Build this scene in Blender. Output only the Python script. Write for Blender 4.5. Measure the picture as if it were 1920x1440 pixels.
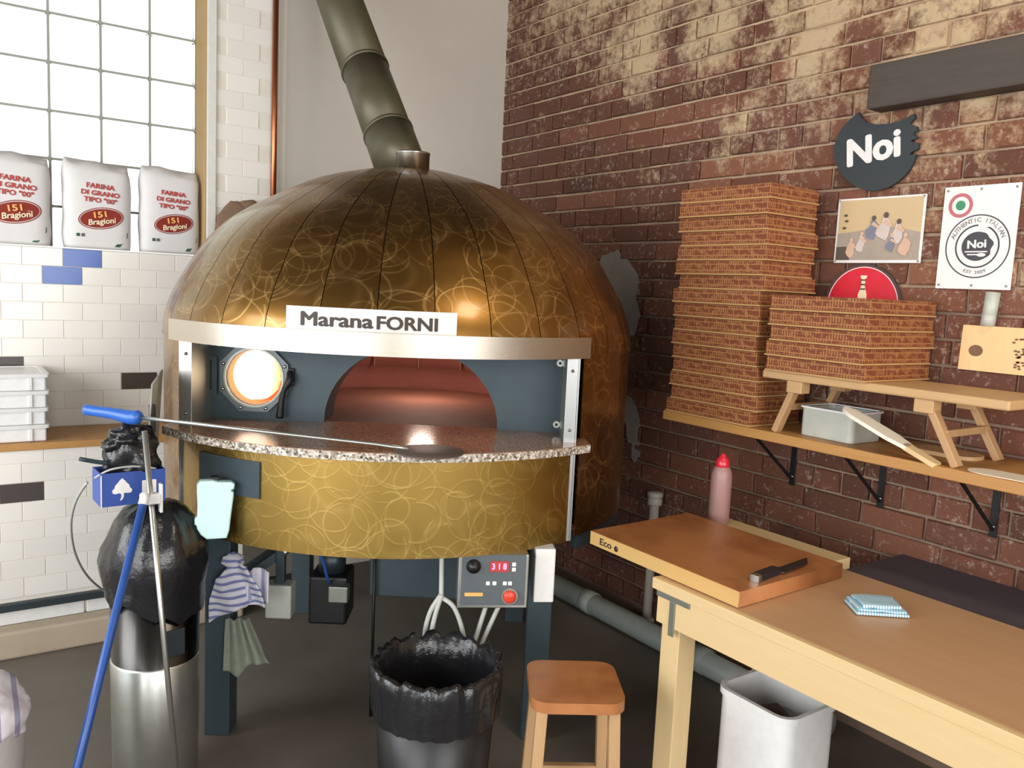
import bpy, bmesh, random
from math import *
from mathutils import Vector, Matrix, noise
random.seed(7)
sc = bpy.context.scene
for o in list(bpy.data.objects): bpy.data.objects.remove(o)
COL = sc.collection

# ------------------------------------------------------------------ camera
FPX, YAW, PIT, ROLL = 1556.521, radians(35.0003), radians(6.53538), radians(2.69006)
CAM = Vector((-2.74966, -4.12552, 1.55))
vF = Vector((sin(YAW), cos(YAW), 0)); vR = Vector((cos(YAW), -sin(YAW), 0)); vZ = Vector((0, 0, 1))
vA = cos(PIT)*vF - sin(PIT)*vZ; vU = sin(PIT)*vF + cos(PIT)*vZ
vX = cos(ROLL)*vR + sin(ROLL)*vU; vY = -sin(ROLL)*vR + cos(ROLL)*vU
cd = bpy.data.cameras.new('camera'); cam = bpy.data.objects.new('camera', cd); COL.objects.link(cam)
cd.sensor_fit = 'HORIZONTAL'; cd.sensor_width = 36; cd.lens = FPX/1920*36; cd.clip_start = .05
cam.matrix_world = Matrix(((vX.x, vY.x, -vA.x, CAM.x), (vX.y, vY.y, -vA.y, CAM.y), (vX.z, vY.z, -vA.z, CAM.z), (0, 0, 0, 1)))
sc.camera = cam

# ------------------------------------------------------------------ world, lamps, exposure
w = bpy.data.worlds.new('sky'); sc.world = w; w.use_nodes = True
bg = w.node_tree.nodes['Background']; bg.inputs[0].default_value = (.93, .97, 1, 1); bg.inputs[1].default_value = 1.4
sc.view_settings.view_transform = 'Standard'; sc.view_settings.look = 'None'
sc.view_settings.exposure = .22; sc.view_settings.gamma = 1; sc.view_settings.use_curve_mapping = False
sc.cycles.max_bounces = 7; sc.cycles.caustics_reflective = False; sc.cycles.caustics_refractive = False
sc.cycles.sample_clamp_indirect = 4
def area(name, loc, target, sx, sy, power, col):
    l = bpy.data.lights.new(name, 'AREA'); l.shape = 'RECTANGLE'; l.size = sx; l.size_y = sy; l.energy = power; l.color = col
    o = bpy.data.objects.new(name, l); COL.objects.link(o); o.location = loc
    o.rotation_euler = (Vector(target)-Vector(loc)).to_track_quat('-Z', 'Y').to_euler(); return o
area('left_fill', (-4.9, -1.7, 1.9), (-1.5, -1.2, 1.2), 1.8, 1.6, 55, (.95, .98, 1))  # added off-frame lamp, not the glass block window; brightens the left side
area('rear_fill', (-2.6, -8.2, 1.9), (-1.0, -1.5, 1.2), 3.2, 2.2, 130, (1, .96, .92))  # added fill behind the camera, standing in for an assumed shopfront
area('brick_wall_fill', (-6.3, -4.9, 1.5), (0, -3.0, 1.0), 3.0, 2.2, 110, (1, .97, .96))  # unseen helper lamp added to lift the brick wall and lower right
area('ceiling_lamp', (-1.2, -3.9, 3.2), (-.6, -3.0, 1.0), .5, .5, 16, (1, .86, .68))

# ------------------------------------------------------------------ picture helpers (used to measure places)
def ray(x, y): return vA + vX*((x-960)/FPX) - vY*((y-720)/FPX)
def on(x, y, ax, v):
    d = ray(x, y); return CAM + d*((v-CAM[ax])/d[ax])
def dist(x, y, D):
    d = ray(x, y); return CAM + d*(D/hypot(d.x, d.y))
def seen(p):
    d = Vector(p)-CAM; z = d.dot(vA)
    if z < .1: return None
    return 960+FPX*d.dot(vX)/z, 720-FPX*d.dot(vY)/z

# ------------------------------------------------------------------ materials
def lin(h):
    h = h.lstrip('#'); c = [int(h[i:i+2], 16)/255 for i in (0, 2, 4)]
    return tuple((v/12.92 if v <= .04045 else ((v+.055)/1.055)**2.4) for v in c)+(1,)
class NT:
    def __init__(s, name):
        s.m = bpy.data.materials.new(name); s.m.use_nodes = True; s.t = s.m.node_tree; s.n = s.t.nodes
        s.b = s.n['Principled BSDF']
    def new(s, typ, **kw):
        n = s.n.new(typ)
        for k, v in kw.items():
            if k.startswith('i_'):
                key = k[2:]; key = int(key) if key.isdigit() else key.replace('_', ' ')
                n.inputs[key].default_value = v
            else: setattr(n, k, v)
        return n
    def ln(s, a, b): s.t.links.new(a, b)
    def math(s, op, a, b=None, c=None, clamp=False):
        n = s.new('ShaderNodeMath', operation=op); n.use_clamp = clamp
        for i, v in enumerate((a, b, c)):
            if v is None: continue
            if isinstance(v, (int, float)): n.inputs[i].default_value = v
            else: s.ln(v, n.inputs[i])
        return n.outputs[0]
    def mix(s, f, a, b):
        n = s.new('ShaderNodeMix', data_type='RGBA')
        for i, v in ((0, f), (6, a), (7, b)):
            if isinstance(v, (int, float, tuple)): n.inputs[i].default_value = v
            else: s.ln(v, n.inputs[i])
        return n.outputs[2]
    def ramp(s, f, pts):
        n = s.new('ShaderNodeValToRGB'); e = n.color_ramp.elements
        while len(e) < len(pts): e.new(.5)
        for k, (p, c) in enumerate(pts): e[k].position = p; e[k].color = c
        s.ln(f, n.inputs[0]); return n.outputs[0]
    def coord(s, kind='Object'): return s.new('ShaderNodeTexCoord').outputs[kind]
    def pos(s): return s.new('ShaderNodeNewGeometry').outputs['Position']
    def noise(s, vec, scale, detail=4, rough=.6):
        n = s.new('ShaderNodeTexNoise'); n.inputs['Scale'].default_value = scale; n.inputs['Detail'].default_value = detail
        n.inputs['Roughness'].default_value = rough; s.ln(vec, n.inputs['Vector']); return n.outputs[0]
    def mapv(s, vec, scale=(1, 1, 1), loc=(0, 0, 0)):
        n = s.new('ShaderNodeMapping'); n.inputs['Scale'].default_value = scale; n.inputs['Location'].default_value = loc
        s.ln(vec, n.inputs['Vector']); return n.outputs[0]
    def bump(s, h, strength=.3, d=.005):
        n = s.new('ShaderNodeBump'); n.inputs['Strength'].default_value = strength; n.inputs['Distance'].default_value = d
        s.ln(h, n.inputs['Height']); s.ln(n.outputs[0], s.b.inputs['Normal'])
    def set(s, **kw):
        for k, v in kw.items():
            k = k.replace('_', ' ')
            if isinstance(v, (int, float, tuple)): s.b.inputs[k].default_value = v
            else: s.ln(v, s.b.inputs[k])
        return s
def plain(name, col, rough=.5, metal=0, var=.12, scale=30, bump=.0, emit=0, coat=0, stretch=(1, 1, 1)):
    """a colour with a little procedural unevenness"""
    c = lin(col) if isinstance(col, str) else col
    t = NT(name); v = t.coord()
    f = t.noise(t.mapv(v, stretch), scale)
    d = tuple(x*(1-var) for x in c[:3])+(1,); l = tuple(min(1, x*(1+var)) for x in c[:3])+(1,)
    t.set(Base_Color=t.mix(f, d, l), Roughness=rough, Metallic=metal)
    if bump: t.bump(f, bump)
    if coat: t.b.inputs['Coat Weight'].default_value = coat
    if emit: t.set(Emission_Color=c, Emission_Strength=emit)
    return t.m
def wood(name, c1, c2, rough=.5, axis=1, scale=1.0, dark=None):
    t = NT(name); v = t.coord()
    st = [22*scale]*3; st[axis] = 1.6*scale
    f = t.noise(t.mapv(v, tuple(st)), 1.5, 6, .65); g = t.noise(t.mapv(v, tuple(x*6 for x in st)), 1.5, 3)
    col = t.mix(t.math('MULTIPLY_ADD', g, .35, t.math('MULTIPLY', f, .65)), lin(c1), lin(c2))
    if dark:
        k = t.noise(v, 5*scale, 3); col = t.mix(t.math('MULTIPLY', t.math('SUBTRACT', k, .45, clamp=True), 3.0, clamp=True), col, lin(dark))
    t.set(Base_Color=col, Roughness=rough); t.bump(g, .08, .002); return t.m
def brushed(name, col, rough=.3, axis=0):
    t = NT(name); v = t.coord(); st = [1.5, 1.5, 1.5]
    for k in range(3):
        if k != axis: st[k] = 260
    f = t.noise(t.mapv(v, tuple(st)), 1, 3)
    c = lin(col); t.set(Base_Color=t.mix(f, tuple(x*.86 for x in c[:3])+(1,), c), Metallic=1, Roughness=t.math('MULTIPLY_ADD', f, .18, rough-.09))
    t.bump(f, .05, .001); return t.m

def gold(name, c1, c2, cl_, amt, rg):
    t = NT(name); uv = t.coord('UV'); total = None
    wn = t.new('ShaderNodeTexNoise'); wn.inputs['Scale'].default_value = 7; t.ln(uv, wn.inputs['Vector'])
    wob = t.new('ShaderNodeVectorMath', operation='MULTIPLY_ADD'); t.ln(wn.outputs['Color'], wob.inputs[0]); wob.inputs[1].default_value = (.025, .025, 0); t.ln(uv, wob.inputs[2])
    for k, (s, r, wd, lo) in enumerate([(3.6, .30, .016, (0, 0, 0)), (4.6, .38, .020, (3.3, 1.7, 0)), (5.6, .44, .024, (7.1, 4.2, 0)), (4.1, .32, .018, (1.9, 8.4, 0)), (6.2, .36, .028, (5.5, 2.8, 0)), (5.0, .34, .11, (2.2, 6.6, 0)), (3.9, .36, .015, (6.2, 3.1, 0)), (4.9, .28, .022, (8.8, 7.7, 0))]):
        n = t.new('ShaderNodeTexVoronoi', voronoi_dimensions='2D'); n.inputs['Scale'].default_value = s
        t.ln(t.mapv(wob.outputs[0], loc=lo), n.inputs['Vector'])
        d = n.outputs['Distance']; rr = t.math('MULTIPLY_ADD', n.outputs['Color'], .34, r-.17)
        a = t.math('ABSOLUTE', t.math('SUBTRACT', d, rr))
        band = t.math('SUBTRACT', 1, t.math('DIVIDE', a, wd), clamp=True)
        ring = t.math('MULTIPLY', t.math('POWER', band, 1.3), .45 if wd > .09 else .85)
        total = ring if total is None else t.math('ADD', total, ring)
    fade = t.math('MULTIPLY_ADD', t.noise(uv, 6, 4), 2.4, -.60, clamp=True)
    ln_ = t.math('MULTIPLY', total, fade, clamp=True)
    cl = t.noise(uv, 3.0, 4); base = t.mix(cl, lin(c1), lin(c2))
    t.set(Base_Color=t.mix(t.math('MULTIPLY', ln_, amt), base, lin(cl_)), Metallic=1,
          Roughness=t.math('MULTIPLY_ADD', ln_, .12, t.math('MULTIPLY_ADD', cl, .16, rg)))
    t.bump(ln_, .10, .003); t.b.inputs['Coat Weight'].default_value = .42; t.b.inputs['Coat Roughness'].default_value = .13; return t.m
def granite():
    t = NT('speckled_granite'); v = t.pos()
    n = t.new('ShaderNodeTexVoronoi'); n.inputs['Scale'].default_value = 150; t.ln(v, n.inputs['Vector'])
    f = t.math('ADD', t.math('MULTIPLY', n.outputs['Color'], .6), t.math('MULTIPLY', t.noise(v, 90, 3), .4))
    c = t.ramp(f, [(0.22, lin('#35302c')), (.40, lin('#8a7e72')), (.55, lin('#b9ae9f')), (.78, lin('#ebe6dc'))])
    t.set(Base_Color=c, Roughness=.16); return t.m
def granite_top():
    t = NT('polished_granite'); v = t.pos()
    n = t.new('ShaderNodeTexVoronoi'); n.inputs['Scale'].default_value = 230; t.ln(v, n.inputs['Vector'])
    f = t.math('ADD', t.math('MULTIPLY', n.outputs['Color'], .5), t.math('MULTIPLY', t.noise(v, 140, 3), .5))
    c = t.ramp(f, [(0.2, lin('#584336')), (.42, lin('#8f6d55')), (.6, lin('#a9866a')), (.85, lin('#cdb49a'))])
    t.set(Base_Color=c, Roughness=.14); return t.m
def brick():
    t = NT('old_red_brick'); p = t.pos(); rnd = t.new('ShaderNodeObjectInfo').outputs['Random']
    base = t.ramp(rnd, [(0, lin('#533223')), (.3, lin('#6f422d')), (.55, lin('#804f38')), (.8, lin('#653f33')), (1, lin('#8f5b41'))])
    f = t.noise(p, 26, 6, .7); base = t.mix(t.math('MULTIPLY', f, .45), base, lin('#5c4038'))
    z = t.new('ShaderNodeSeparateXYZ'); t.ln(p, z.inputs[0])
    # worn whitewash: more of it high up and towards the open end of the wall
    hi = t.math('MULTIPLY_ADD', z.outputs['Z'], .165, t.math('MULTIPLY', z.outputs['Y'], -.055))
    big = t.noise(p, 3.2, 8, .68); fine = t.noise(p, 38, 5, .7)
    m = t.math('ADD', t.math('ADD', t.math('MULTIPLY', big, .72), t.math('MULTIPLY', fine, .30)), hi)
    m = t.math('MULTIPLY', t.math('SUBTRACT', m, .985, clamp=True), 9, clamp=True)
    col = t.mix(t.math('MULTIPLY', m, .85), base, lin('#c9b08c'))
    spk = t.noise(t.mapv(p, loc=(1, 7, 3)), 48, 6, .75); pat = t.noise(t.mapv(p, loc=(5, 1, 2)), 2.6, 3)
    spk = t.math('MULTIPLY', t.math('SUBTRACT', t.math('MULTIPLY_ADD', pat, .35, spk), .74, clamp=True), 9, clamp=True)
    col = t.mix(t.math('MULTIPLY', spk, .7), col, lin('#b5a291'))
    sm = t.noise(t.mapv(p, loc=(4, 2, 9)), 2.0, 5, .6)
    col = t.mix(t.math('MULTIPLY', t.math('SUBTRACT', sm, .56, clamp=True), 3, clamp=True), col, lin('#5f4f48'))
    t.set(Base_Color=col, Roughness=.85); t.bump(t.noise(p, 60, 5), .5, .004); return t.m
def mortar():
    t = NT('lime_mortar'); p = t.pos(); f = t.noise(p, 5, 6, .7)
    z = t.new('ShaderNodeSeparateXYZ'); t.ln(p, z.inputs[0])
    hz = t.math('ADD', f, t.math('MULTIPLY_ADD', z.outputs['Z'], .25, -.45), clamp=True)
    t.set(Base_Color=t.ramp(hz, [(.2, lin('#85705f')), (.5, lin('#a68b73')), (.8, lin('#cbb08e'))]), Roughness=.9)
    t.bump(t.noise(p, 80, 5), .5, .003); return t.m
def tile(name, col, rough=.22):
    t = NT(name); p = t.pos(); rnd = t.new('ShaderNodeObjectInfo').outputs['Random']; c = lin(col)
    col = t.mix(rnd, tuple(x*.93 for x in c[:3])+(1,), c); f = t.noise(p, 6, 2)
    t.set(Base_Color=t.mix(t.math('MULTIPLY', f, .15), col, tuple(x*.8 for x in c[:3])+(1,)), Roughness=rough); t.bump(f, .04, .01); return t.m
def kraft():
    t = NT('printed_kraft_card'); v = t.coord()
    s = t.new('ShaderNodeSeparateXYZ'); t.ln(v, s.inputs[0])
    u = t.math('SUBTRACT', s.outputs['X'], s.outputs['Y']); z = s.outputs['Z']
    cu = t.new('ShaderNodeCombineXYZ'); t.ln(u, cu.inputs[0]); t.ln(z, cu.inputs[1])
    b = t.new('ShaderNodeTexBrick', offset=.37, offset_frequency=2, squash=.7, squash_frequency=3)
    for k, val in (('Scale', 1), ('Mortar Size', .0019), ('Mortar Smooth', .2), ('Brick Width', .058), ('Row Height', .0215), ('Bias', 0)): b.inputs[k].default_value = val
    b.inputs[1].default_value = (1, 1, 1, 1); b.inputs[2].default_value = (.0, .0, .0, 1); b.inputs[3].default_value = (.5, .5, .5, 1)
    t.ln(t.mapv(cu.outputs[0], loc=(.4, .004, 0)), b.inputs['Vector'])
    wv = t.math('GREATER_THAN', t.math('SINE', t.math('MULTIPLY', u, 620)), .0)
    st = t.noise(t.mapv(cu.outputs[0], (23, 55, 1)), 1, 2)
    bars = t.math('MULTIPLY', wv, t.math('GREATER_THAN', st, .5))
    ink = t.math('MULTIPLY', t.math('SUBTRACT', 1, b.outputs['Fac']), t.math('SUBTRACT', 1, bars))
    side = t.math('MULTIPLY', t.math('GREATER_THAN', z, .0075), t.math('LESS_THAN', z, .0500))
    nrm = t.new('ShaderNodeNewGeometry'); nz = t.new('ShaderNodeSeparateXYZ'); t.ln(nrm.outputs['True Normal'], nz.inputs[0])
    side = t.math('MULTIPLY', side, t.math('LESS_THAN', t.math('ABSOLUTE', nz.outputs['Z']), .5))
    k = t.noise(v, 60, 3); kr = t.mix(k, lin('#9c683c'), lin('#b07c4c'))
    t.set(Base_Color=t.mix(t.math('MULTIPLY', t.math('MULTIPLY', ink, side), .9), kr, lin('#73361d')), Roughness=.75); return t.m
def stripes(name, c1, c2, axis, freq, thr=.0, rough=.9):
    t = NT(name); s = t.new('ShaderNodeSeparateXYZ'); t.ln(t.coord(), s.inputs[0])
    f = t.math('GREATER_THAN', t.math('SINE', t.math('MULTIPLY', s.outputs[axis], freq)), thr)
    g = t.noise(t.coord(), 40, 3)
    t.set(Base_Color=t.mix(t.math('MULTIPLY', g, .25), t.mix(f, lin(c1), lin(c2)), lin('#77778c')), Roughness=rough); t.bump(g, .4, .004); return t.m
def checks(name, c1, c2, freq):
    t = NT(name); s = t.new('ShaderNodeSeparateXYZ'); t.ln(t.coord(), s.inputs[0])
    f = t.math('MULTIPLY', t.math('GREATER_THAN', t.math('SINE', t.math('MULTIPLY', s.outputs[0], freq)), -.2), t.math('GREATER_THAN', t.math('SINE', t.math('MULTIPLY', s.outputs[1], freq)), -.2))
    t.set(Base_Color=t.mix(f, lin(c1), lin(c2)), Roughness=.9); return t.m
def glassblock():
    t = NT('ribbed_glass'); p = t.coord(); f = t.noise(t.mapv(p, (40, 40, 3)), 1, 2)
    t.set(Base_Color=(.93, 1, .92, 1), Transmission_Weight=1.0, Roughness=.12, IOR=1.42); t.bump(f, .35, .004); return t.m
def glossy_bag(name='black_polythene'):
    t = NT(name); v = t.coord(); f = t.noise(v, 22, 5, .6)
    t.set(Base_Color=(.014, .014, .016, 1), Roughness=.2); t.bump(f, .55, .007); return t.m

M = dict(
 gold=gold('swirled_brass', '#745223', '#967038', '#dcb67a', .46, .27), gold_reflect=gold('swirled_brass_reflect', '#84692f', '#a98c4b', '#c9b06e', .36, .34), granite=granite(), granite_top=granite_top(), brick=brick(), mortar=mortar(), kraft=kraft(), glass=glassblock(), bag=glossy_bag(),
 tile=tile('cream_tile', '#efebe2'), tile_blue=tile('blue_tile', '#4a6bb4'), tile_dark=tile('dark_tile', '#4a4340'), grout=plain('tile_grout', '#e2dccf', .9),
 plaster=plain('white_plaster', '#d9d6cf', .8), ceil=plain('ceiling_paint', '#66615b', .9), floor=plain('dark_floor', '#6a6359', .55, var=.3, scale=4, bump=.1),
 cement=plain('grey_cement', '#575259', .6, var=.25, scale=9, bump=.15), plinth=plain('beige_render', '#b5a58f', .85, var=.2, scale=5),
 jamb=wood('jamb_wood', '#a07f4c', '#c6a470', .6, 2), white=plain('white_paint', '#dcdad4', .5), copper=plain('copper_tube', '#b06a48', .3, .9),
 steel=brushed('brushed_steel', '#bdb5a8', .34, 0), steelv=brushed('brushed_steel_upright', '#a8a9a7', .32, 2), dark=plain('dark_steel', '#3f484c', .42, .55, .2, 12),
 dark2=plain('blue_grey_steel', '#3c4a50', .5, .3, .2, 12), black=plain('black_iron', '#191a1c', .5, .2), rubber=plain('black_plastic', '#1b1b1d', .4),
 flue=plain('flue_paint', '#57523f', .45, .35, .12, 10), terra=plain('terracotta', '#8c5143', .85, 0, .15, 14, .1), firefloor=plain('fire_floor', '#8a5a48', .8, 0, .2, 10),
 bolt=plain('bolt_steel', '#b8b8b4', .3, 1), signm=plain('sign_metal', '#d9d3c9', .4, .2), ink=plain('dark_ink', '#3a2f28', .6), red=plain('red_plastic', '#d62a3c', .3, coat=.3),
 shelfw=wood('shelf_pine', '#a5743d', '#c8985a', .5, 1), pine=wood('pale_pine', '#d3b27c', '#e8cf9e', .55, 1), pinez=wood('pale_pine_upright', '#d3b27c', '#e8cf9e', .55, 2),
 top=wood('worktop_wood', '#b3875f', '#cda781', .4, 1), board=wood('board_wood', '#a0633a', '#bd8250', .38, 1, 1, '#8a4e2c'), endw=wood('board_edge', '#c79a58', '#dcb878', .5, 1),
 bench=wood('bench_wood', '#b78f60', '#d7b484', .55, 1), oakleg=wood('bench_leg_wood', '#a9825a', '#caa578', .6, 2),
 paper=plain('sack_paper', '#dcdad8', .7, 0, .05, 20, .25), redink=plain('red_ink', '#b03a38', .6), redoval=plain('red_label', '#b5402f', .55), cream=plain('cream_ink', '#f3e3c0', .6), yell=plain('yellow_ink', '#f0b060', .6), greenink=plain('green_print', '#4b7a62', .6),
 whitep=plain('white_plastic', '#e4e4e2', .35), greyp=plain('grey_tub_plastic', '#b9bcb2', .4), mint=plain('mint_plastic', '#d4fff6', .35, 0, .03), pvc=plain('grey_pvc', '#a3aca6', .4),
 blue=plain('blue_plastic', '#2f62b8', .35), bluebox=plain('blue_print_card', '#2b4c9c', .5), bluepole=plain('blue_pole', '#2d55a0', .35), alu=plain('aluminium', '#c4c6c0', .32, .9), alum=plain('dull_aluminium', '#9aa096', .45, .8),
 binsteel=brushed('dark_bin_steel', '#4c4a48', .25, 2), bladegrey=plain('worn_blade_grey', '#a4aa9e', .5, .1, .15, 20), portgrey=plain('port_grey_steel', '#626a6d', .4, .4), plasterg=plain('shaded_white_plaster', '#cdc5ba', .8, 0, .06, 5), peelpale=plain('pale_peel_wood', '#efe6d4', .5, 0, .06, 10, stretch=(10, 1, 10)), boxlip=plain('plain_kraft', '#c49a66', .8), smear=plain('smeared_cement', '#8d867f', .9, 0, .3, 14, .3), cable=plain('grey_cable', '#b3b6b0', .5), panel=plain('control_panel_grey', '#5c6468', .45, .2), redbtn=plain('red_button', '#d8452f', .35),
 sauce=plain('pink_sauce_plastic', '#a57f7a', .4), blackboard=plain('black_painted_board', '#2f3539', .55), lettr=plain('white_letter_paint', '#e9e6e4', .6),
 poster=plain('white_poster', '#ece8e6', .5, 0, .02), grey=plain('grey_ink', '#8b8784', .6), darkgrey=plain('charcoal_ink', '#45444a', .6), salmon=plain('faded_red_ink', '#bf6a72', .6), grn=plain('badge_green', '#3f8f62', .6),
 sky=plain('print_sky', '#cdb48a', .6, 0, .08, 8), hill=plain('print_hill', '#a79a8c', .6, 0, .2, 14), peach=plain('print_skin', '#d3b096', .6), pale=plain('print_cloth', '#cfc0ba', .6), slate=plain('print_blue', '#7d8090', .6), umber=plain('print_umber', '#5d5148', .6),
 timber=plain('dark_timber', '#4a423c', .7, 0, .25, 8, .2, stretch=(8, 1, 8)), signw=wood('sign_wood', '#e0b378', '#f2d3a0', .55, 1), burn=plain('burnt_mark', '#7a5c48', .8, 0, .3, 60),
 towel=stripes('striped_towel', '#e6e6ee', '#7f84b8', 2, 260, .35), lilac=stripes('lilac_striped_towel', '#eceaf2', '#a9a8c8', 0, 160, .6), khaki=plain('grey_green_cloth', '#8d9484', .95, 0, .2, 40, .4), wipe=checks('blue_check_cloth', '#7fb2c8', '#e6eef2', 900),
 brown=plain('brown_sacking', '#7d6450', .9, 0, .2, 18, .3), blade=plain('knife_blade', '#5b5550', .3, .8), handle=plain('knife_handle', '#23242c', .35),
)
def emitter(name, col, s):
    t = NT(name); f = t.noise(t.coord(), 30, 2); c = lin(col)
    t.set(Base_Color=c, Emission_Color=t.mix(f, c, tuple(min(1, x*1.1) for x in c[:3])+(1,)), Emission_Strength=s); return t.m
M['led'] = emitter('pink_digits', '#ff7ac0', 2.2); t = NT('gas_flame'); sp_f = t.new('ShaderNodeSeparateXYZ'); t.ln(t.coord(), sp_f.inputs[0])
k_f = t.math('MULTIPLY_ADD', t.noise(t.coord(), 14, 2), .45, t.math('MULTIPLY_ADD', sp_f.outputs['X'], 11, 4.75), clamp=True)
t.set(Base_Color=(.9, .6, .3, 1), Emission_Color=t.ramp(k_f, [(.25, lin('#fff6e0')), (.55, lin('#ffdfa8')), (.85, lin('#f0a060'))]), Emission_Strength=t.math('MULTIPLY_ADD', k_f, -1.3, 2.1)); M['flame'] = t.m; M['ember'] = plain('burner_lining', '#e08a58', .8)

# ------------------------------------------------------------------ builders
ROOT = {}
def thing(name, label, cat, loc=(0, 0, 0), rot=None, group=None, kind=None):
    o = bpy.data.objects.new(name, None); COL.objects.link(o); o.empty_display_size = .1
    Wm = rot.copy() if isinstance(rot, Matrix) else Matrix.Rotation(rot or 0, 4, 'Z')
    Wm.translation = Vector(loc); o.matrix_world = Wm; ROOT[o] = Wm
    if label: o['label'] = label; o['category'] = cat
    if group: o['group'] = group
    if kind: o['kind'] = kind
    return o
def tag(o, label, cat, group=None):
    o['label'] = label; o['category'] = cat
    if group: o['group'] = group
    return o
def link(name, me, mat, parent=None, world=False, smooth=False, label=None):
    if mat is not None and not me.materials: me.materials.append(mat)
    if smooth: me.polygons.foreach_set('use_smooth', [True]*len(me.polygons))
    o = bpy.data.objects.new(name, me); COL.objects.link(o)
    if parent is not None:
        o.parent = parent; ROOT[o] = ROOT[parent]
        if world: me.transform(ROOT[parent].inverted())
    if label: o['label'] = label
    return o
def solo(o, loc):
    """put a one-mesh thing's origin at loc (mesh built in world coordinates)"""
    o.data.transform(Matrix.Translation(-Vector(loc))); o.location = loc; return o
def mk(name, vs, fs, mat, parent=None, **kw):
    me = bpy.data.meshes.new(name); me.from_pydata([tuple(v) for v in vs], [], fs); me.validate(); return link(name, me, mat, parent, **kw)
def from_bm(name, bm, mat, parent=None, **kw):
    me = bpy.data.meshes.new(name); bm.to_mesh(me); bm.free(); return link(name, me, mat, parent, **kw)
def bbox(bm, x, y, z, bevel=0, mat4=None, seg=2):
    r = bmesh.ops.create_cube(bm, size=1)
    m = Matrix.Translation(((x[0]+x[1])/2, (y[0]+y[1])/2, (z[0]+z[1])/2)) @ Matrix.Diagonal((x[1]-x[0], y[1]-y[0], z[1]-z[0], 1))
    bmesh.ops.transform(bm, matrix=m, verts=r['verts'])
    if bevel:
        es = list({e for v in r['verts'] for e in v.link_edges})
        g = bmesh.ops.bevel(bm, geom=es, offset=bevel, segments=seg, affect='EDGES', profile=.5)
        vs = list({v for f in g['faces'] for v in f.verts} | {v for v in r['verts'] if v.is_valid})
    else: vs = r['verts']
    if mat4 is not None: bmesh.ops.transform(bm, matrix=mat4, verts=vs)
    return vs
def box(name, x, y, z, mat, parent=None, bevel=.003, mat4=None, **kw):
    bm = bmesh.new(); bbox(bm, x, y, z, bevel, mat4); return from_bm(name, bm, mat, parent, **kw)
def frame_to(p0, p1, up=(0, 0, 1)):
    d = (Vector(p1)-Vector(p0)).normalized(); u = Vector(up)
    if abs(d.dot(u)) > .98: u = Vector((0, 1, 0))
    s = d.cross(u).normalized(); t = s.cross(d)
    return Matrix(((s.x, t.x, d.x, p0[0]), (s.y, t.y, d.y, p0[1]), (s.z, t.z, d.z, p0[2]), (0, 0, 0, 1))), (Vector(p1)-Vector(p0)).length
def bar(name, p0, p1, w_, h_, mat, parent=None, bevel=.002, up=(0, 0, 1), **kw):
    m, L = frame_to(p0, p1, up); return box(name, (-w_/2, w_/2), (-h_/2, h_/2), (0, L), mat, parent, bevel, m, **kw)
def tube(name, pts, r, mat, parent=None, seg=10, smooth_n=0, **kw):
    pts = [Vector(p) for p in pts]; rs = r if isinstance(r, (list, tuple)) else [r]*len(pts)
    if smooth_n:
        q = []; rq = []
        for i in range(len(pts)-1):
            a, b, c, d = pts[max(i-1, 0)], pts[i], pts[i+1], pts[min(i+2, len(pts)-1)]
            for k in range(smooth_n):
                t = k/smooth_n
                q.append(.5*((2*b)+(c-a)*t+(2*a-5*b+4*c-d)*t*t+(3*b-a-3*c+d)*t**3)); rq.append(rs[i]*(1-t)+rs[i+1]*t)
        q.append(pts[-1]); rq.append(rs[-1]); pts, rs = q, rq
    vs, fs = [], []; prev = None
    for i, p in enumerate(pts):
        d = (pts[min(i+1, len(pts)-1)]-pts[max(i-1, 0)]).normalized()
        if prev is None:
            u = Vector((0, 0, 1)) if abs(d.z) < .9 else Vector((1, 0, 0)); s = d.cross(u).normalized()
        else: s = (prev-d*prev.dot(d)).normalized()
        prev = s; t = d.cross(s)
        for k in range(seg):
            a = 2*pi*k/seg; vs.append(p+(s*cos(a)+t*sin(a))*rs[i])
    n = len(pts)
    for i in range(n-1):
        for k in range(seg): fs.append((i*seg+k, i*seg+(k+1) % seg, (i+1)*seg+(k+1) % seg, (i+1)*seg+k))
    fs.append(tuple(range(seg))[::-1]); fs.append(tuple((n-1)*seg+k for k in range(seg)))
    return mk(name, vs, fs, mat, parent, smooth=True, **kw)
def lathe(name, prof, mat, parent=None, seg=32, c=(0, 0, 0), warp=None, smooth=True, caps=(1, 1), **kw):
    vs, fs = [], []
    for i, (r, z) in enumerate(prof):
        for k in range(seg):
            a = 2*pi*k/seg; p = Vector((r*cos(a), r*sin(a), z))
            if warp: p = warp(p, i, a)
            vs.append(p+Vector(c))
    for i in range(len(prof)-1):
        for k in range(seg): fs.append((i*seg+k, i*seg+(k+1) % seg, (i+1)*seg+(k+1) % seg, (i+1)*seg+k))
    if prof[0][0] > .002 and caps[0]: fs.append(tuple(range(seg))[::-1])
    if prof[-1][0] > .002 and caps[1]: fs.append(tuple((len(prof)-1)*seg+k for k in range(seg)))
    return mk(name, vs, fs, mat, parent, smooth=smooth, **kw)
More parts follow.
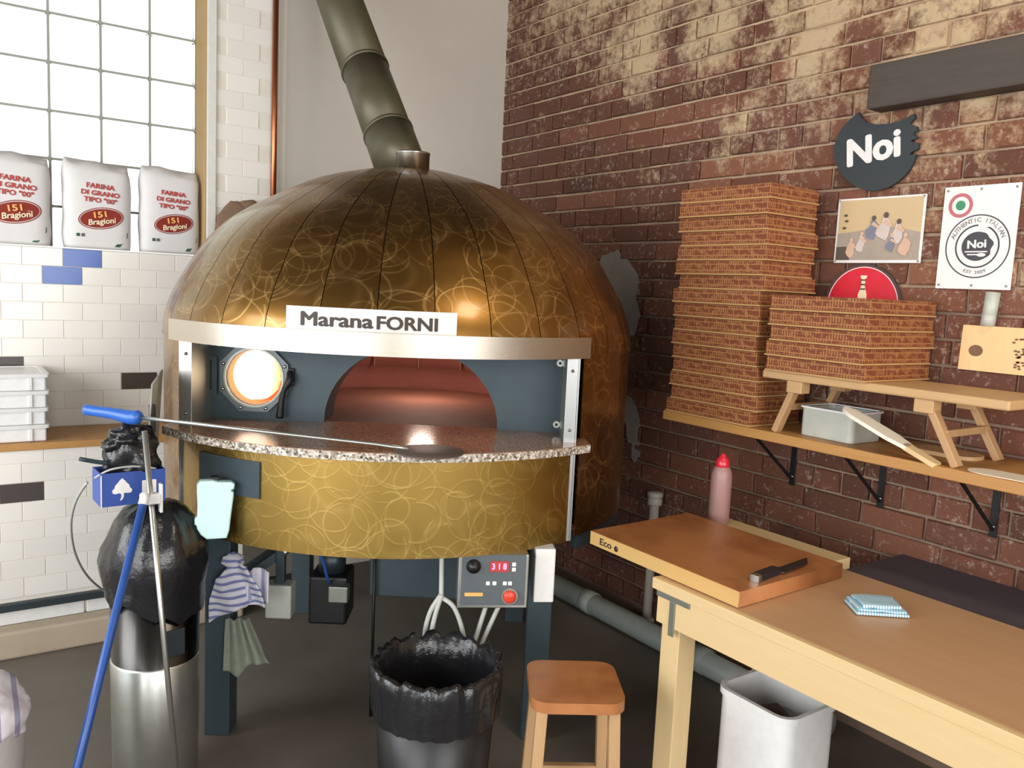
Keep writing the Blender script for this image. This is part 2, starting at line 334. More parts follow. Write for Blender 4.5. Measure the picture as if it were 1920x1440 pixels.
def curve_mesh(loops, thick, bev=0):
    cu = bpy.data.curves.new('outline', 'CURVE'); cu.dimensions = '2D'; cu.fill_mode = 'BOTH'; cu.extrude = thick/2; cu.bevel_depth = bev
    for lp in loops:
        s = cu.splines.new('POLY'); s.points.add(len(lp)-1); s.use_cyclic_u = True
        for i, (x, y) in enumerate(lp): s.points[i].co = (x, y, 0, 1)
    o = bpy.data.objects.new('outline', cu); COL.objects.link(o)
    me = bpy.data.meshes.new_from_object(o.evaluated_get(bpy.context.evaluated_depsgraph_get())); bpy.data.objects.remove(o); bpy.data.curves.remove(cu); return me
def plate(name, loops, thick, mat, parent=None, m=None, **kw):
    """flat plate with holes: outline in x,y; z from 0 to thick"""
    me = curve_mesh(loops, thick); me.transform(Matrix.Translation((0, 0, thick/2)))
    if m is not None: me.transform(m)
    me.materials.clear(); return link(name, me, mat, parent, **kw)
def text(name, s, size, mat, parent=None, at=(0, 0, 0), thick=.001, bold=.0, sx=1, rot=0, shear=0, fn=None, m=None, space=1, **kw):
    cu = bpy.data.curves.new('lettering', 'FONT'); cu.body = s; cu.size = size; cu.extrude = thick/2; cu.align_x = 'CENTER'; cu.align_y = 'CENTER'; cu.shear = shear; cu.space_character = space; cu.resolution_u = 3
    o = bpy.data.objects.new('lettering', cu); COL.objects.link(o); bpy.context.view_layer.update()
    me = bpy.data.meshes.new_from_object(o.evaluated_get(bpy.context.evaluated_depsgraph_get())); bpy.data.objects.remove(o); bpy.data.curves.remove(cu)
    if bold:
        bm = bmesh.new()
        for iz, (dx, dy) in enumerate([(bold*cos(k*pi/4), bold*.8*sin(k*pi/4)) for k in range(8)]):
            n0 = len(bm.verts); bm.from_mesh(me); bm.verts.ensure_lookup_table(); bmesh.ops.translate(bm, vec=(dx, dy, iz*.00008), verts=bm.verts[n0:])
        bm.to_mesh(me); bm.free()
    me.transform(Matrix.Translation(at) @ Matrix.Rotation(rot, 4, 'Z') @ Matrix.Diagonal((sx, 1, 1, 1)))
    if fn:
        for v in me.vertices: v.co = fn(v.co)
    if m is not None: me.transform(m)
    me.materials.clear(); return link(name, me, mat, parent, **kw)
def circ(x, y, r, n=32, a0=0, a1=2*pi, ry=None):
    full = abs(a1-a0-2*pi) < 1e-6; k = n if full else n+1
    return [(x+r*cos(a0+(a1-a0)*i/n), y+(ry or r)*sin(a0+(a1-a0)*i/n)) for i in range(k)]
def rrect(x0, x1, y0, y1, r, n=4):
    p = []
    for cx, cy, a in ((x1-r, y1-r, 0), (x0+r, y1-r, pi/2), (x0+r, y0+r, pi), (x1-r, y0+r, 1.5*pi)): p += circ(cx, cy, r, n, a, a+pi/2)
    return p
def crumple(name, c, rad, mat, parent=None, amp=.25, freq=3, sub=4, seed=0, flat=None, **kw):
    bm = bmesh.new(); bmesh.ops.create_icosphere(bm, subdivisions=sub, radius=1)
    for v in bm.verts:
        q = v.co*freq+Vector((seed*3.1, seed*1.7, seed)); d = 1+amp*(noise.noise(q)+.5*abs(noise.noise(q*2.3)))
        v.co = Vector((v.co.x*rad[0]*d, v.co.y*rad[1]*d, v.co.z*rad[2]*d))
        if flat is not None and v.co.z < flat: v.co.z = flat
        v.co += Vector(c)
    return from_bm(name, bm, mat, parent, smooth=True, **kw)
def clone(root, loc, label, group=None, rotz=None):
    r = root.copy(); COL.objects.link(r); r.location = loc; r['label'] = label
    if rotz is not None: r.rotation_euler = (0, 0, rotz)
    if group: r['group'] = group
    for ch in root.children:
        c = ch.copy(); COL.objects.link(c); c.parent = r
        for g in ch.children:
            d = g.copy(); COL.objects.link(d); d.parent = c
    return r
WALL_R = Matrix(((0, 0, -1, 0), (-1, 0, 0, 0), (0, 1, 0, 0), (0, 0, 0, 1)))      # x right, y up, z out of the brick wall
WALL_B = Matrix(((1, 0, 0, 0), (0, 0, -1, 0), (0, 1, 0, 0), (0, 0, 0, 1)))       # the same for the tiled wall
def wr(px, py, X=0.0):
    p = on(px, py, 0, X); return (-p.y, p.z)                                      # a point of the brick wall in its own x,y

# ------------------------------------------------------------------ oven place (needed for what it hides)
OX, OY = -1.22589, -1.19838; OTH = radians(-34)
PROF = [(.882, 1.345), (.879, 1.39), (.866, 1.445), (.836, 1.515), (.793, 1.59), (.733, 1.68), (.64, 1.768), (.49, 1.857), (.345, 1.926), (.17, 1.972), (.112, 1.98)]
def r_at(z):
    if z < .75 or z > 1.97: return 0
    if z < 1.345: return .88
    for (r0, z0), (r1, z1) in zip(PROF, PROF[1:]):
        if z0 <= z <= z1: return r0+(r1-r0)*(z-z0)/(z1-z0)
    return 0
def hidden(p):
    d = Vector(p)-CAM; h = d.x*d.x+d.y*d.y; t = ((OX-CAM.x)*d.x+(OY-CAM.y)*d.y)/h
    if t > 1: return False
    q = CAM+d*t; return hypot(q.x-OX, q.y-OY) < r_at(q.z)-.06
def inview(p, hide=True):
    s = seen(p)
    return s is not None and -60 < s[0] < 1980 and -60 < s[1] < 1500 and not (hide and hidden(p))

# ------------------------------------------------------------------ the room
def struct(o): o['kind'] = 'structure'; return o
struct(box('floor', (-6.5, .3), (-9, .3), (-.1, 0), M['floor'], bevel=0))
struct(box('ceiling', (-6.5, .3), (-9, .3), (3.4, 3.5), M['ceil'], bevel=0))
wall_r = struct(box('wall_right', (0, .2), (-9, .24), (0, 3.4), M['mortar'], bevel=0)); ROOT[wall_r] = Matrix()
WX0, WX1, WZ0, WZ1 = -3.76, -1.676, 1.634, 2.87
wall_b = struct(plate('wall_back', [[(-6.5, 0), (0, 0), (0, 3.4), (-6.5, 3.4)], [(WX0, WZ0), (WX1, WZ0), (WX1, WZ1), (WX0, WZ1)]], .24, M['grout'], None, Matrix.Translation((0, .24, 0)) @ WALL_B)); ROOT[wall_b] = Matrix()
# bricks
def brick_mesh(L, seed):
    rnd = random.Random(seed); bm = bmesh.new(); bbox(bm, (-.012, .004), (-L/2, L/2), (0, .076), 0)
    front = [e for e in bm.edges if all(v.co.x < -.01 for v in e.verts)]
    bmesh.ops.bevel(bm, geom=front, offset=.004, segments=1, affect='EDGES')
    for v in bm.verts:
        if v.co.x < .002: v.co += Vector((rnd.uniform(-.0025, .001), rnd.uniform(-.003, .003), rnd.uniform(-.0025, .0025)))
    me = bpy.data.meshes.new('brick'); bm.to_mesh(me); bm.free(); me.materials.append(M['brick']); return me
STR = [brick_mesh(.229, k) for k in range(6)]; HEAD = [brick_mesh(.108, 20+k) for k in range(4)]
zref = on(1220, 278.75, 0, 0).z; z0 = zref % .086 - .086+.005
cand = []; row = 0; zz = z0
while zz < 3.35:
    if zz > -.02:
        hd = (row % 3 == 1); pit = .118 if hd else .239; y = -(.06 if row % 2 else .12); cand.append((Vector((0, y/2, zz+.038)), hd, zz, (-y-.008)/(.108 if hd else .229))) if zz > 0 and zz < 3.3 else None
        while y > -4.3:
            L = pit-.010; c = Vector((0, y-pit/2, zz+.038))
            if y+.0 < .001 and c.z-.038 > 0 and c.z+.04 < 3.4: cand.append((c, hd, zz, 1))
            y -= pit
    zz += .086; row += 1
vis = sorted([c for c in cand if inview(c[0])], key=lambda c: ((c[0]-CAM).length)*(1.25 if c[1] else 1))
solo_set = {id(c) for c in vis[:300]}
rest = bmesh.new()
for k, c in enumerate(cand):
    if id(c) in solo_set:
        o = bpy.data.objects.new('brick', (HEAD[k % 4] if c[1] else STR[k % 6])); COL.objects.link(o); o.parent = wall_r
        o.location = (random.uniform(-.002, .002), c[0].y, c[2]); o.scale.y = c[3]
    elif seen(c[0]) and -300 < seen(c[0])[0] < 2200:
        me = HEAD[k % 4] if c[1] else STR[k % 6]; n0 = len(rest.verts); rest.from_mesh(me); rest.verts.ensure_lookup_table()
        bmesh.ops.transform(rest, matrix=Matrix.Translation((0, c[0].y, c[2])) @ Matrix.Diagonal((1, c[3], 1, 1)), verts=rest.verts[n0:])
o = from_bm('brickwork', rest, M['brick'], wall_r); o['kind'] = 'stuff'
box('plaster_panel', (-1.30, -.003), (-.004, .004), (1.68, 3.40), M['plasterg'], wall_b, 0)  # untiled plaster; the wall's shading is painted into its greyer tone
# smears of cement left on the bricks beside the dome
for pts in ([(1128, 478), (1160, 470), (1182, 492), (1198, 520), (1192, 560), (1200, 590), (1186, 640), (1172, 660), (1160, 640), (1150, 590), (1140, 540), (1122, 505)], [(1176, 740), (1190, 752), (1200, 790), (1194, 820), (1202, 850), (1190, 868), (1180, 850), (1174, 800), (1168, 765)]):
    lp = [wr(*q, -.013) for q in pts]; sm_ = []
    for i in range(len(lp)):
        a, b = Vector(lp[i]), Vector(lp[(i+1) % len(lp)])
        for k in range(4):
            q = a.lerp(b, k/4); sm_.append((q.x+.012*noise.noise(Vector((q.x*60, q.y*60, 1))), q.y+.012*noise.noise(Vector((q.x*60, q.y*60, 5)))))
    plate('cement_patch', [sm_], .004, M['smear'], wall_r, Matrix.Translation((-.0105, 0, 0)) @ WALL_R)
# tiles
TP, TH = .155, .0785
def tile_mesh(mat):
    bm = bmesh.new(); bbox(bm, (-.0762, .0762), (-.003, .002), (.0008, .0768), 0)
    bmesh.ops.bevel(bm, geom=[e for e in bm.edges if all(v.co.y < 0 for v in e.verts)], offset=.001, segments=1, affect='EDGES')
    me = bpy.data.meshes.new('tile'); bm.to_mesh(me); bm.free(); me.materials.append(mat); return me
TM = {k: tile_mesh(M[k]) for k in ('tile', 'tile_blue', 'tile_dark')}
cand = []
for k in range(-20, 23):
    z = 1.556+TH*k
    off = -2.2805 if k % 2 == 0 else -2.3605
    for j in range(-10, 16):
        x = off+TP*j+.0775
        if x > -.07 or x < -3.7: continue
        if z+.07 > WZ0 and x-.08 < WX1+.012: continue
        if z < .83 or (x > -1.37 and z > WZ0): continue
        mat = 'tile'
        if (k == 0 and j == 0) or (k == -1 and j == 0): mat = 'tile_blue'
        if (k == -7 and j == 2) or (k == -6 and j == -2): mat = 'tile_dark'
        cand.append((Vector((x, 0, z+.038)), mat, z))
vis = sorted([c for c in cand if inview(c[0])], key=lambda c: (c[1] == 'tile', (c[0]-CAM).length))
solo_set = {id(c) for c in vis[:300]}
rest = bmesh.new()
for c in cand:
    if id(c) in solo_set:
        o = bpy.data.objects.new('tile', TM[c[1]]); COL.objects.link(o); o.parent = wall_b; o.location = (c[0].x, 0, c[2])
        if c[1] != 'tile': o['label'] = c[1].replace('tile_', '')+' accent tile'
    else:
        n0 = len(rest.verts); rest.from_mesh(TM['tile']); rest.verts.ensure_lookup_table(); bmesh.ops.translate(rest, vec=(c[0].x, 0, c[2]), verts=rest.verts[n0:])
o = from_bm('tiling', rest, M['tile'], wall_b); o['kind'] = 'stuff'
# glass block window
win = thing('window_1', None, None, (WX1, .16, WZ0), kind='structure')
bm = bmesh.new(); bbox(bm, (-.097, .097), (0, .075), (-.097, .097), .012, seg=3)
gm = bpy.data.meshes.new('glass_block'); bm.to_mesh(gm); bm.free(); gm.materials.append(M['glass']); gm.polygons.foreach_set('use_smooth', [True]*len(gm.polygons))
GP = .2078
for i in range(10):
    for j in range(7):
        x = -1.683-GP*(i+.5); z = 1.614+GP*(j+.5)
        if x < WX0+.09 or z > WZ1-.04: continue
        o = bpy.data.objects.new('glass_block', gm); COL.objects.link(o); o.parent = win; ROOT[o] = ROOT[win]
        o.location = (x-WX1, .0, z-WZ0); o.scale = (GP/.2, 1, GP/.2)
jb = bmesh.new()
for i in range(11): x = -1.683-GP*i; bbox(jb, (x-.005, x+.005), (.163, .225), (WZ0, WZ1), 0) if x > WX0+.006 and i else None
for j in range(7): z = 1.614+GP*j; bbox(jb, (WX0, WX1), (.164, .224), (z-.005, z+.005), 0) if z > WZ0 else None
o = from_bm('mortar_joints', jb, plain('joint_grey', '#9c9b92', .8), win, world=True); o['kind'] = 'stuff'
box('jamb', (WX1-.011, WX1), (.0, .16), (WZ0, WZ1), M['jamb'], win, world=True)
box('casing', (WX1, WX1+.042), (-.014, 0), (WZ0, WZ1+.04), M['white'], win, world=True)
struct(plate('trim_1', [[(-3.75, .16), (-3.75, -.012), (-1.66, -.012), (-1.64, -.092), (-1.25, -.092), (-1.25, -.002), (-1.678, -.002), (-1.678, .16)]], .006, M['white'], None, Matrix.Translation((0, 0, WZ0))))
struct(box('trim_2', (-.485, 0), (-4.6, -2.62), (.655, .70), M['cement'], bevel=.006))
struct(box('trim_3', (-.085, 0), (-4.6, -2.372), (2.222, 2.37), M['timber'], bevel=.006))

# tiled counter under the window
cn = thing('tiled_counter', 'low white tiled counter with a wooden ledge top beneath the glass block window', 'counter', (-2.4, -.2, 0))
box('body', (-3.8, -1.6), (-.364, -.008), (.115, .822), M['grout'], cn, 0, world=True)
box('top', (-3.8, -1.58), (-.378, -.008), (.822, .850), M['shelfw'], cn, world=True)
box('plinth', (-3.8, -1.62), (-.455, -.01), (0, .112), M['plinth'], cn, .01, world=True)
box('dark_strip', (-3.8, -1.6), (-.392, -.364), (.172, .204), M['dark'], cn, world=True)
for a, b in ((-3.8, -2.262), (-2.252, -1.6)): box('kick_panel', (a, b), (-.374, -.364), (.114, .170), M['whitep'], cn, world=True)
for k in range(-5, 3):
    z = .6115+TH*k
    for j in range(-5, 7):
        x = -2.4785+TP*j+(TP/2 if k % 2 else 0)
        if z < .2 or x > -1.68 or x < -3.2: continue
        o = bpy.data.objects.new('tile', TM['tile_dark' if (k == 0 and j == 0) else 'tile']); COL.objects.link(o); o.parent = cn
        o.location = (x+2.4, -.364+.2, z)
        if k == 0 and j == 0: o['label'] = 'dark accent tile'

# ------------------------------------------------------------------ the oven
ov = thing('pizza_oven', 'large domed brass pizza oven with swirl scratches, steel band and granite shelf', 'pizza oven', (OX, OY, 0), OTH)
def cylpt(R, a, z): return Vector((R*sin(a), -R*cos(a), z))
def cylpanel(name, R, a0, a1, z0, z1, th, mat, parent, n=24, label=None):
    """curved plate round the oven's axis, angles from the front; uv in metres"""
    a0, a1 = radians(a0), radians(a1); vs, fs, uv = [], [], []
    for i in range(n+1):
        a = a0+(a1-a0)*i/n
        for (r, z) in ((R, z0), (R, z1), (R-th, z1), (R-th, z0)): vs.append(cylpt(r, a, z)); uv.append((a*R, z))
    for i in range(n):
        for k in range(4): fs.append((i*4+k, i*4+4+k, i*4+4+(k+1) % 4, i*4+(k+1) % 4))
    fs.append((0, 1, 2, 3)); fs.append((n*4+3, n*4+2, n*4+1, n*4))
    o = mk(name, vs, fs, mat, parent, label=label); me = o.data; l = me.uv_layers.new(name='UVMap')
    for lp in me.loops: l.data[lp.index].uv = uv[lp.vertex_index]
    for p in me.polygons: p.use_smooth = abs(p.normal.z) < .5 and p.area < 10
    o.data.set_sharp_from_angle(angle=radians(40)); return o
# dome panels
fine = []
for i in range(len(PROF)-1):
    a, b, c, d = [Vector(PROF[min(max(j, 0), len(PROF)-1)]) for j in (i-1, i, i+1, i+2)]
    for k in range(3):
        t = k/3; fine.append(.5*((2*b)+(c-a)*t+(2*a-5*b+4*c-d)*t*t+(3*b-a-3*c+d)*t**3))
fine.append(Vector(PROF[-1]))
NG = 32
for g in range(NG):
    c = 2*pi*(g+.5)/NG+radians(1.0); vs, fs, uv = [], [], []; arc = 0
    for i, q in enumerate(fine):
        if i: arc += (q-fine[i-1]).length
        gap = .0014/q.x; h = pi/NG-gap
        for k in range(7):
            u = -1+k/3; rr = q.x; ang = c+h*u
            vs.append(cylpt(rr, ang, q.y)); uv.append(((ang if ang < pi else ang-2*pi)*.7+g*.37, arc+g*.61))
    for i in range(len(fine)-1):
        for k in range(6): fs.append((i*7+k, i*7+k+1, i*7+8+k, i*7+7+k))
    o = mk('dome_panel', vs, fs, M['gold'], ov, smooth=True); l = o.data.uv_layers.new(name='UVMap')
    for lp in o.data.loops: l.data[lp.index].uv = uv[lp.vertex_index]
lathe('dome_liner', [(p.x-.008, p.y-.004) for p in fine]+[(.02, 1.974)], M['black'], ov, 48)
cylpanel('body_shell', .878, 48, 312, .742, 1.343, .006, M['gold'], ov, 72)
cylpanel('body_shell', .878, -48, 48, 1.34, 1.352, .02, M['dark'], ov, 24)
cylpanel('base_ring', .872, 50, 310, .69, .742, .03, M['dark2'], ov, 60)
lathe('base_plate', [(.80, .741), (.80, .744), (.3, .745)], M['dark2'], ov, 48, smooth=False)
cylpanel('seam_ring', .884, 46, 314, 1.338, 1.347, .006, M['gold'], ov, 60)
cylpanel('skirt_panel', .905, -43.5, 43.5, .742, 1.045, .006, M['gold_reflect'], ov, 30)  # same brass as the dome; an olive reflection is painted into its colour
# hood band and its flat ledge
cylpanel('hood_band', .932, -46, 45.5, 1.342, 1.408, .008, M['steel'], ov, 30)
cylpanel('band_ledge', .93, -46, 45.5, 1.396, 1.400, .062, M['steel'], ov, 30)
# name plate standing on the ledge
a0, a1 = radians(-15.6), radians(15.9); RS = .906
def onsign(p): a = p.x/RS; return cylpt(RS+p.z, a, p.y)
pl = [(a0*RS, 1.401), (a1*RS, 1.401), (a1*RS, 1.466), (a1*RS-.006, 1.472), (a0*RS, 1.472)]
sp = cylpanel('name_plate', RS, -15.6, 15.9, 1.401, 1.473, .004, M['signm'], ov, 16)
text('lettering', 'Marana', .056, M['ink'], sp, (-.096, 1.4365, .001), .0012, .0018, 1.30, fn=onsign)
text('lettering', 'FORNI', .052, M['ink'], sp, (.109, 1.434, .001), .0012, .0018, 1.18, fn=onsign)
# recessed front with mouth and burner port
YP = -.48
mouth = [(.379, 1.072)]+[(.084+.295*cos(pi*i/24), 1.072+.268*sin(pi*i/24)) for i in range(25)]+[(-.211, 1.072)]
PF = Matrix.Translation((0, YP+.012, 0)) @ WALL_B
plate('front_panel', [[(-.64, 1.066), (-.2115, 1.066)]+mouth[::-1][1:-1]+[(.3795, 1.066), (.64, 1.066), (.64, 1.352), (-.64, 1.352)], circ(-.446, 1.213, .094)], .012, M['dark2'], ov, PF)
# arch lining inside the mouth
vs, fs = [], []
for (x, z) in mouth:
    for y in (YP+.001, YP+.16): vs.append((x, y, z)); vs.append((.084+(x-.084)*1.05, y, 1.072+(z-1.072)*1.05))
n = len(mouth)
for i in range(n-1):
    a = i*4; b = a+4
    fs += [(a, b, b+2, a+2), (a+1, a+3, b+3, b+1), (a, a+1, b+1, b), (a+2, b+2, b+3, a+3)]
mk('mouth_arch', vs, fs, M['dark'], ov)
# burner port
port = plate('port_ring', [circ(-.446, 1.213, .124, 8, radians(22.5), radians(382.5)), circ(-.446, 1.213, .095)], .014, M['portgrey'], ov, Matrix.Translation((0, YP, 0)) @ WALL_B)
plate('port_rim', [circ(-.446, 1.213, .101), circ(-.446, 1.213, .095)], .018, M['alum'], port, Matrix.Translation((0, YP, 0)) @ WALL_B)
for k in range(8):
    a = radians(45*k+22); lathe('bolt', [(.006, 0), (.006, .004), (.003, .006)], M['bolt'], port, 8).data.transform(Matrix.Translation((-.446+.111*cos(a), YP-.014, 1.213+.111*sin(a))) @ WALL_B)
hb = plate('hinge', [rrect(-.612, -.570, 1.150, 1.280, .004), rrect(-.597, -.588, 1.165, 1.265, .002)], .012, M['dark'], ov, Matrix.Translation((0, YP, 0)) @ WALL_B)
for z in (1.165, 1.265): lathe('bolt', [(.006, 0), (.006, .004), (.003, .006)], M['bolt'], hb, 8).data.transform(Matrix.Translation((-.604, YP-.012, z)) @ WALL_B)
tube('latch', [(-.325, YP-.012, 1.236), (-.322, YP-.03, 1.212), (-.34, YP-.035, 1.175), (-.348, YP-.035, 1.13), (-.352, YP-.034, 1.083)], [.011, .013, .009, .0105, .013], M['black'], ov, 10, 4)
box('latch_plate', (-.336, -.312), (YP-.014, YP), (1.19, 1.25), M['black'], ov)
# burner tube and its flame
m_ = Matrix.Translation((-.446, YP+.012, 1.213)) @ WALL_B @ Matrix.Scale(-1, 4, (0, 0, 1))
bt = lathe('burner_tube', [(.094, 0), (.094, .16), (.05, .162), (.001, .162)], M['ember'], ov, 32, caps=(0, 0)); bt.data.transform(m_)
fl = crumple('flame', (-.462, YP+.075, 1.213), (.086, .025, .086), M['flame'], bt, .12, 2, 3, 3)
tube('flame', [(-.45, YP+.07, 1.208), (-.40, YP+.07, 1.202), (-.362, YP+.065, 1.203)], [.016, .008, .004], M['flame'], bt, 8, 3)
# posts
for s in (-1, 1):
    x = s*.628; yf = -.655
    pb = box('post', (min(x, x-s*.036), max(x, x-s*.036)), (yf-.006, yf), (.745, 1.345), M['steelv'], ov, .001)
    box('post_flange', (min(x-s*.036, x-s*.030), max(x-s*.036, x-s*.030)), (yf, YP+.0), (1.07, 1.345), M['alum'], pb, .001)
    box('post_edge', (min(x, x+s*.006), max(x, x+s*.006)), (yf-.002, yf+.05), (.745, 1.345), M['steelv'], pb, .001)
    for z in (.79, .93, 1.02, 1.11, 1.30):
        lathe('bolt', [(.0055, 0), (.0055, .003), (.002, .005)], M['bolt'], pb, 8).data.transform(Matrix.Translation((x-s*.018, yf-.006, z)) @ WALL_B)
for x, z in ((.582, 1.308), (.580, 1.098), (-.565, 1.325)):
    plate('washer', [circ(x, z, .012, 16), circ(x, z, .005, 12)], .008, M['bolt'], ov, Matrix.Translation((0, YP, 0)) @ WALL_B)
# granite shelf
outer = [(.958*sin(radians(a)), -.958*cos(radians(a))) for a in [-45+90*i/30 for i in range(31)]]
plate('granite_shelf', [outer+[(.66, -.45), (-.66, -.45)]], .026, M['granite_top'], ov, Matrix.Translation((0, 0, 1.044)))
cylpanel('shelf_edge', .9595, -45, 45, 1.0445, 1.068, .004, M['granite'], ov, 30, label='pale speckled granite edge')
# inside
lathe('oven_floor', [(.001, 1.063), (.62, 1.063), (.62, 1.05)], M['firefloor'], ov, 48, smooth=False)
lathe('inner_wall', [(.63, 1.06), (.63, 1.16), (.615, 1.165), (.60, 1.22), (.53, 1.32), (.38, 1.42), (.15, 1.47), (.001, 1.475)], M['terra'], ov, 48)
mkcut = [o for o in ov.children if o.name == 'inner_wall'][0]
bm = bmesh.new(); bm.from_mesh(mkcut.data)
bmesh.ops.delete(bm, geom=[f for f in bm.faces if f.calc_center_median().y < YP+.14 and f.calc_center_median().z < 1.36], context='FACES'); bm.to_mesh(mkcut.data); bm.free()
for k in range(9):
    a = radians(180-40+10*k); box('inner_block_joint', (-.003, .003), (-.006, .006), (1.165, 1.30), M['firefloor'], ov, 0, Matrix.Rotation(a, 4, 'Z') @ Matrix.Translation((0, -.585, 0)) @ Matrix.Rotation(.0, 4, 'X')) if k % 2 == 0 else None
def plight(name, loc, power, col, r=.05):
    l = bpy.data.lights.new(name, 'POINT'); l.energy = power; l.color = col; l.shadow_soft_size = r
    o = bpy.data.objects.new(name, l); COL.objects.link(o); o.parent = ov; o.location = loc; return o
plight('burner_glow', (-.47, YP+.05, 1.213), .3, (1, .72, .42), .03)
plight('interior_fill', (.06, .22, 1.33), 6.0, (1, .76, .64), .05)  # added lamp inside the oven, away from the flame, to brighten its interior
# collar
def olocal_early(p): return ROOT[ov].inverted() @ Vector(p)
lathe('steel_collar', [(.062, 1.955), (.062, 2.026), (.064, 2.028), (.064, 2.034), (.060, 2.036), (.058, 2.028), (.001, 2.02)], M['steelv'], ov, 32, olocal_early((OX-.045, OY-.105, 0)))
# black mounting plate, underside, legs
cylpanel('black_plate', .911, -36.5, -20.6, .893, 1.005, .006, M['dark2'], ov, 6)
def olocal(p): v = ROOT[ov].inverted() @ Vector(p); return v
for x, y in ((-.525, -.565), (.55, -.52), (-.5, .5), (.5, .5)): box('leg', (x-.042, x+.042), (y-.042, y+.042), (0, .742), M['dark2'], ov, .003)
bar('brace', (-.51, -.50, .50), (-.16, -.30, .735), .07, .03, M['dark2'], ov)
box('cross_beam', (-.44, .51), (-.53, -.49), (.655, .735), M['dark2'], ov)
box('underbox', (-.05, .30), (-.42, -.02), (.44, .70), M['dark2'], ov, .004)
mo = box('rotor_motor', (-.28, -.14), (-.36, -.2), (.30, .48), M['rubber'], ov, .01)
lathe('motor_shaft', [(.05, .48), (.05, .55), (.03, .56), (.03, .74)], M['dark'], mo, 16, (-.21, -.28, 0))
box('motor_terminal', (-.20, -.13), (-.40, -.35), (.40, .46), M['alum'], mo, .004)
tube('wire', [(-.30, -.5, .72), (-.22, -.46, .60), (-.20, -.42, .5), (-.2, -.36, .46)], .006, M['bluepole'], ov, 6, 4)
for x in (-.24, .02, .1): lathe('bolt', [(.007, .725), (.007, .741)], M['bolt'], ov, 8, (x, -.85, 0))
# control panel
cx, cy = .385, -.80
rot5 = Matrix.Translation((cx, cy, 0)) @ Matrix.Rotation(radians(6), 4, 'Z')
cp = box('control_panel', (-.108, .108), (-.02, .06), (.572, .742), M['alu'], ov, .003, rot5)
CPM = rot5 @ Matrix.Translation((0, -.02, 0)) @ WALL_B
def cpp(name, *a, **k): return plate(name, *a, m=CPM, **k)
cpp('face_plate', [rrect(-.098, .100, .582, .742, .004)], .002, M['panel'], cp)
lathe('knob', [(.022, 0), (.022, .006), (.016, .008), (.015, .02), (.001, .021)], M['rubber'], cp, 20).data.transform(CPM @ Matrix.Translation((-.062, .706, .002)))
cpp('display', [rrect(-.012, .046, .688, .722, .003)], .004, M['redink'], cp)
for x, s in ((-.001, '3'), (.017, '1'), (.034, '8')): text('digit', s, .026, M['led'], cp, (x, .705, .005), .001, .0005, .9, m=CPM)
for x, y in ((-.016, .652), (.004, .652), (.036, .652), (.052, .652), (.062, .712), (.062, .696)): cpp('indicator', [rrect(x-.006, x+.006, y-.006, y+.006, .002)], .003, M['whitep'], cp)
cpp('trade_plate', [rrect(-.086, -.030, .611, .622, .002)], .003, M['yell'], cp)
cpp('button_ring', [circ(.052, .612, .026), circ(.052, .612, .019)], .006, M['bolt'], cp)
lathe('red_button', [(.020, 0), (.020, .012), (.014, .016), (.001, .017)], M['redbtn'], cp, 20).data.transform(CPM @ Matrix.Translation((.052, .612, .002)))
box('junction_box', (-.032, .032), (-.03, .04), (.575, .748), M['whitep'], ov, .004, Matrix.Translation((.545, -.735, 0)) @ Matrix.Rotation(radians(6), 4, 'Z'))
for pts in ([(.225, -.80, .74), (.228, -.81, .66), (.230, -.82, .60)], [(.230, -.82, .61), (.200, -.83, .56), (.185, -.83, .49), (.19, -.82, .41), (.22, -.8, .28)], [(.232, -.825, .61), (.215, -.835, .55), (.205, -.835, .48), (.21, -.825, .40), (.24, -.8, .27)],
            [(.23, -.82, .60), (.27, -.83, .575), (.30, -.83, .50), (.315, -.82, .40), (.31, -.8, .28)], [(.37, -.79, .572), (.345, -.80, .48), (.33, -.8, .42), (.31, -.78, .25)], [(.41, -.79, .572), (.37, -.79, .47), (.335, -.78, .38)]):
    tube('cable', pts, .0075, M['cable'], ov, 8, 5)

# flue pipe leaning back to the wall
fpz = thing('flue_pipe', 'leaning grey metal flue pipe rising from the collar on top of the oven', 'pipe', (OX-.01, OY+.03, 1.962))
p0 = Vector((OX-.01, OY+.03, 1.962)); dirv = Vector((0, .634, .773)).normalized()
fo = tube('pipe_section', [p0, p0+dirv*.24], .100, M['flue'], fpz, 36)
for i, v in enumerate(fo.data.vertices):
    if i < 36: v.co += dirv*((1.984-v.co.z)/dirv.z)
fo.data.transform(ROOT[fpz].inverted())
tube('pipe_section', [p0+dirv*.22, p0+dirv*.62], .097, M['flue'], fpz, 36, world=True)
tube('pipe_section', [p0+dirv*.60, p0+dirv*1.80], .099, M['flue'], fpz, 36, world=True)
for d in (.225, .60): tube('joint_ring', [p0+dirv*d, p0+dirv*(d+.012)], .1025, M['flue'], fpz, 36, world=True)

# copper pipe on the tiled wall
c = on(514, 250, 1, -.03)
cpz = tube('copper_pipe', [(c.x, -.03, 1.2), (c.x, -.03, 3.39)], .0145, M['copper'], None, 14); solo(cpz, (c.x, -.03, 1.2)); tag(cpz, 'thin vertical copper pipe on the white tiled wall left of the flue', 'pipe')

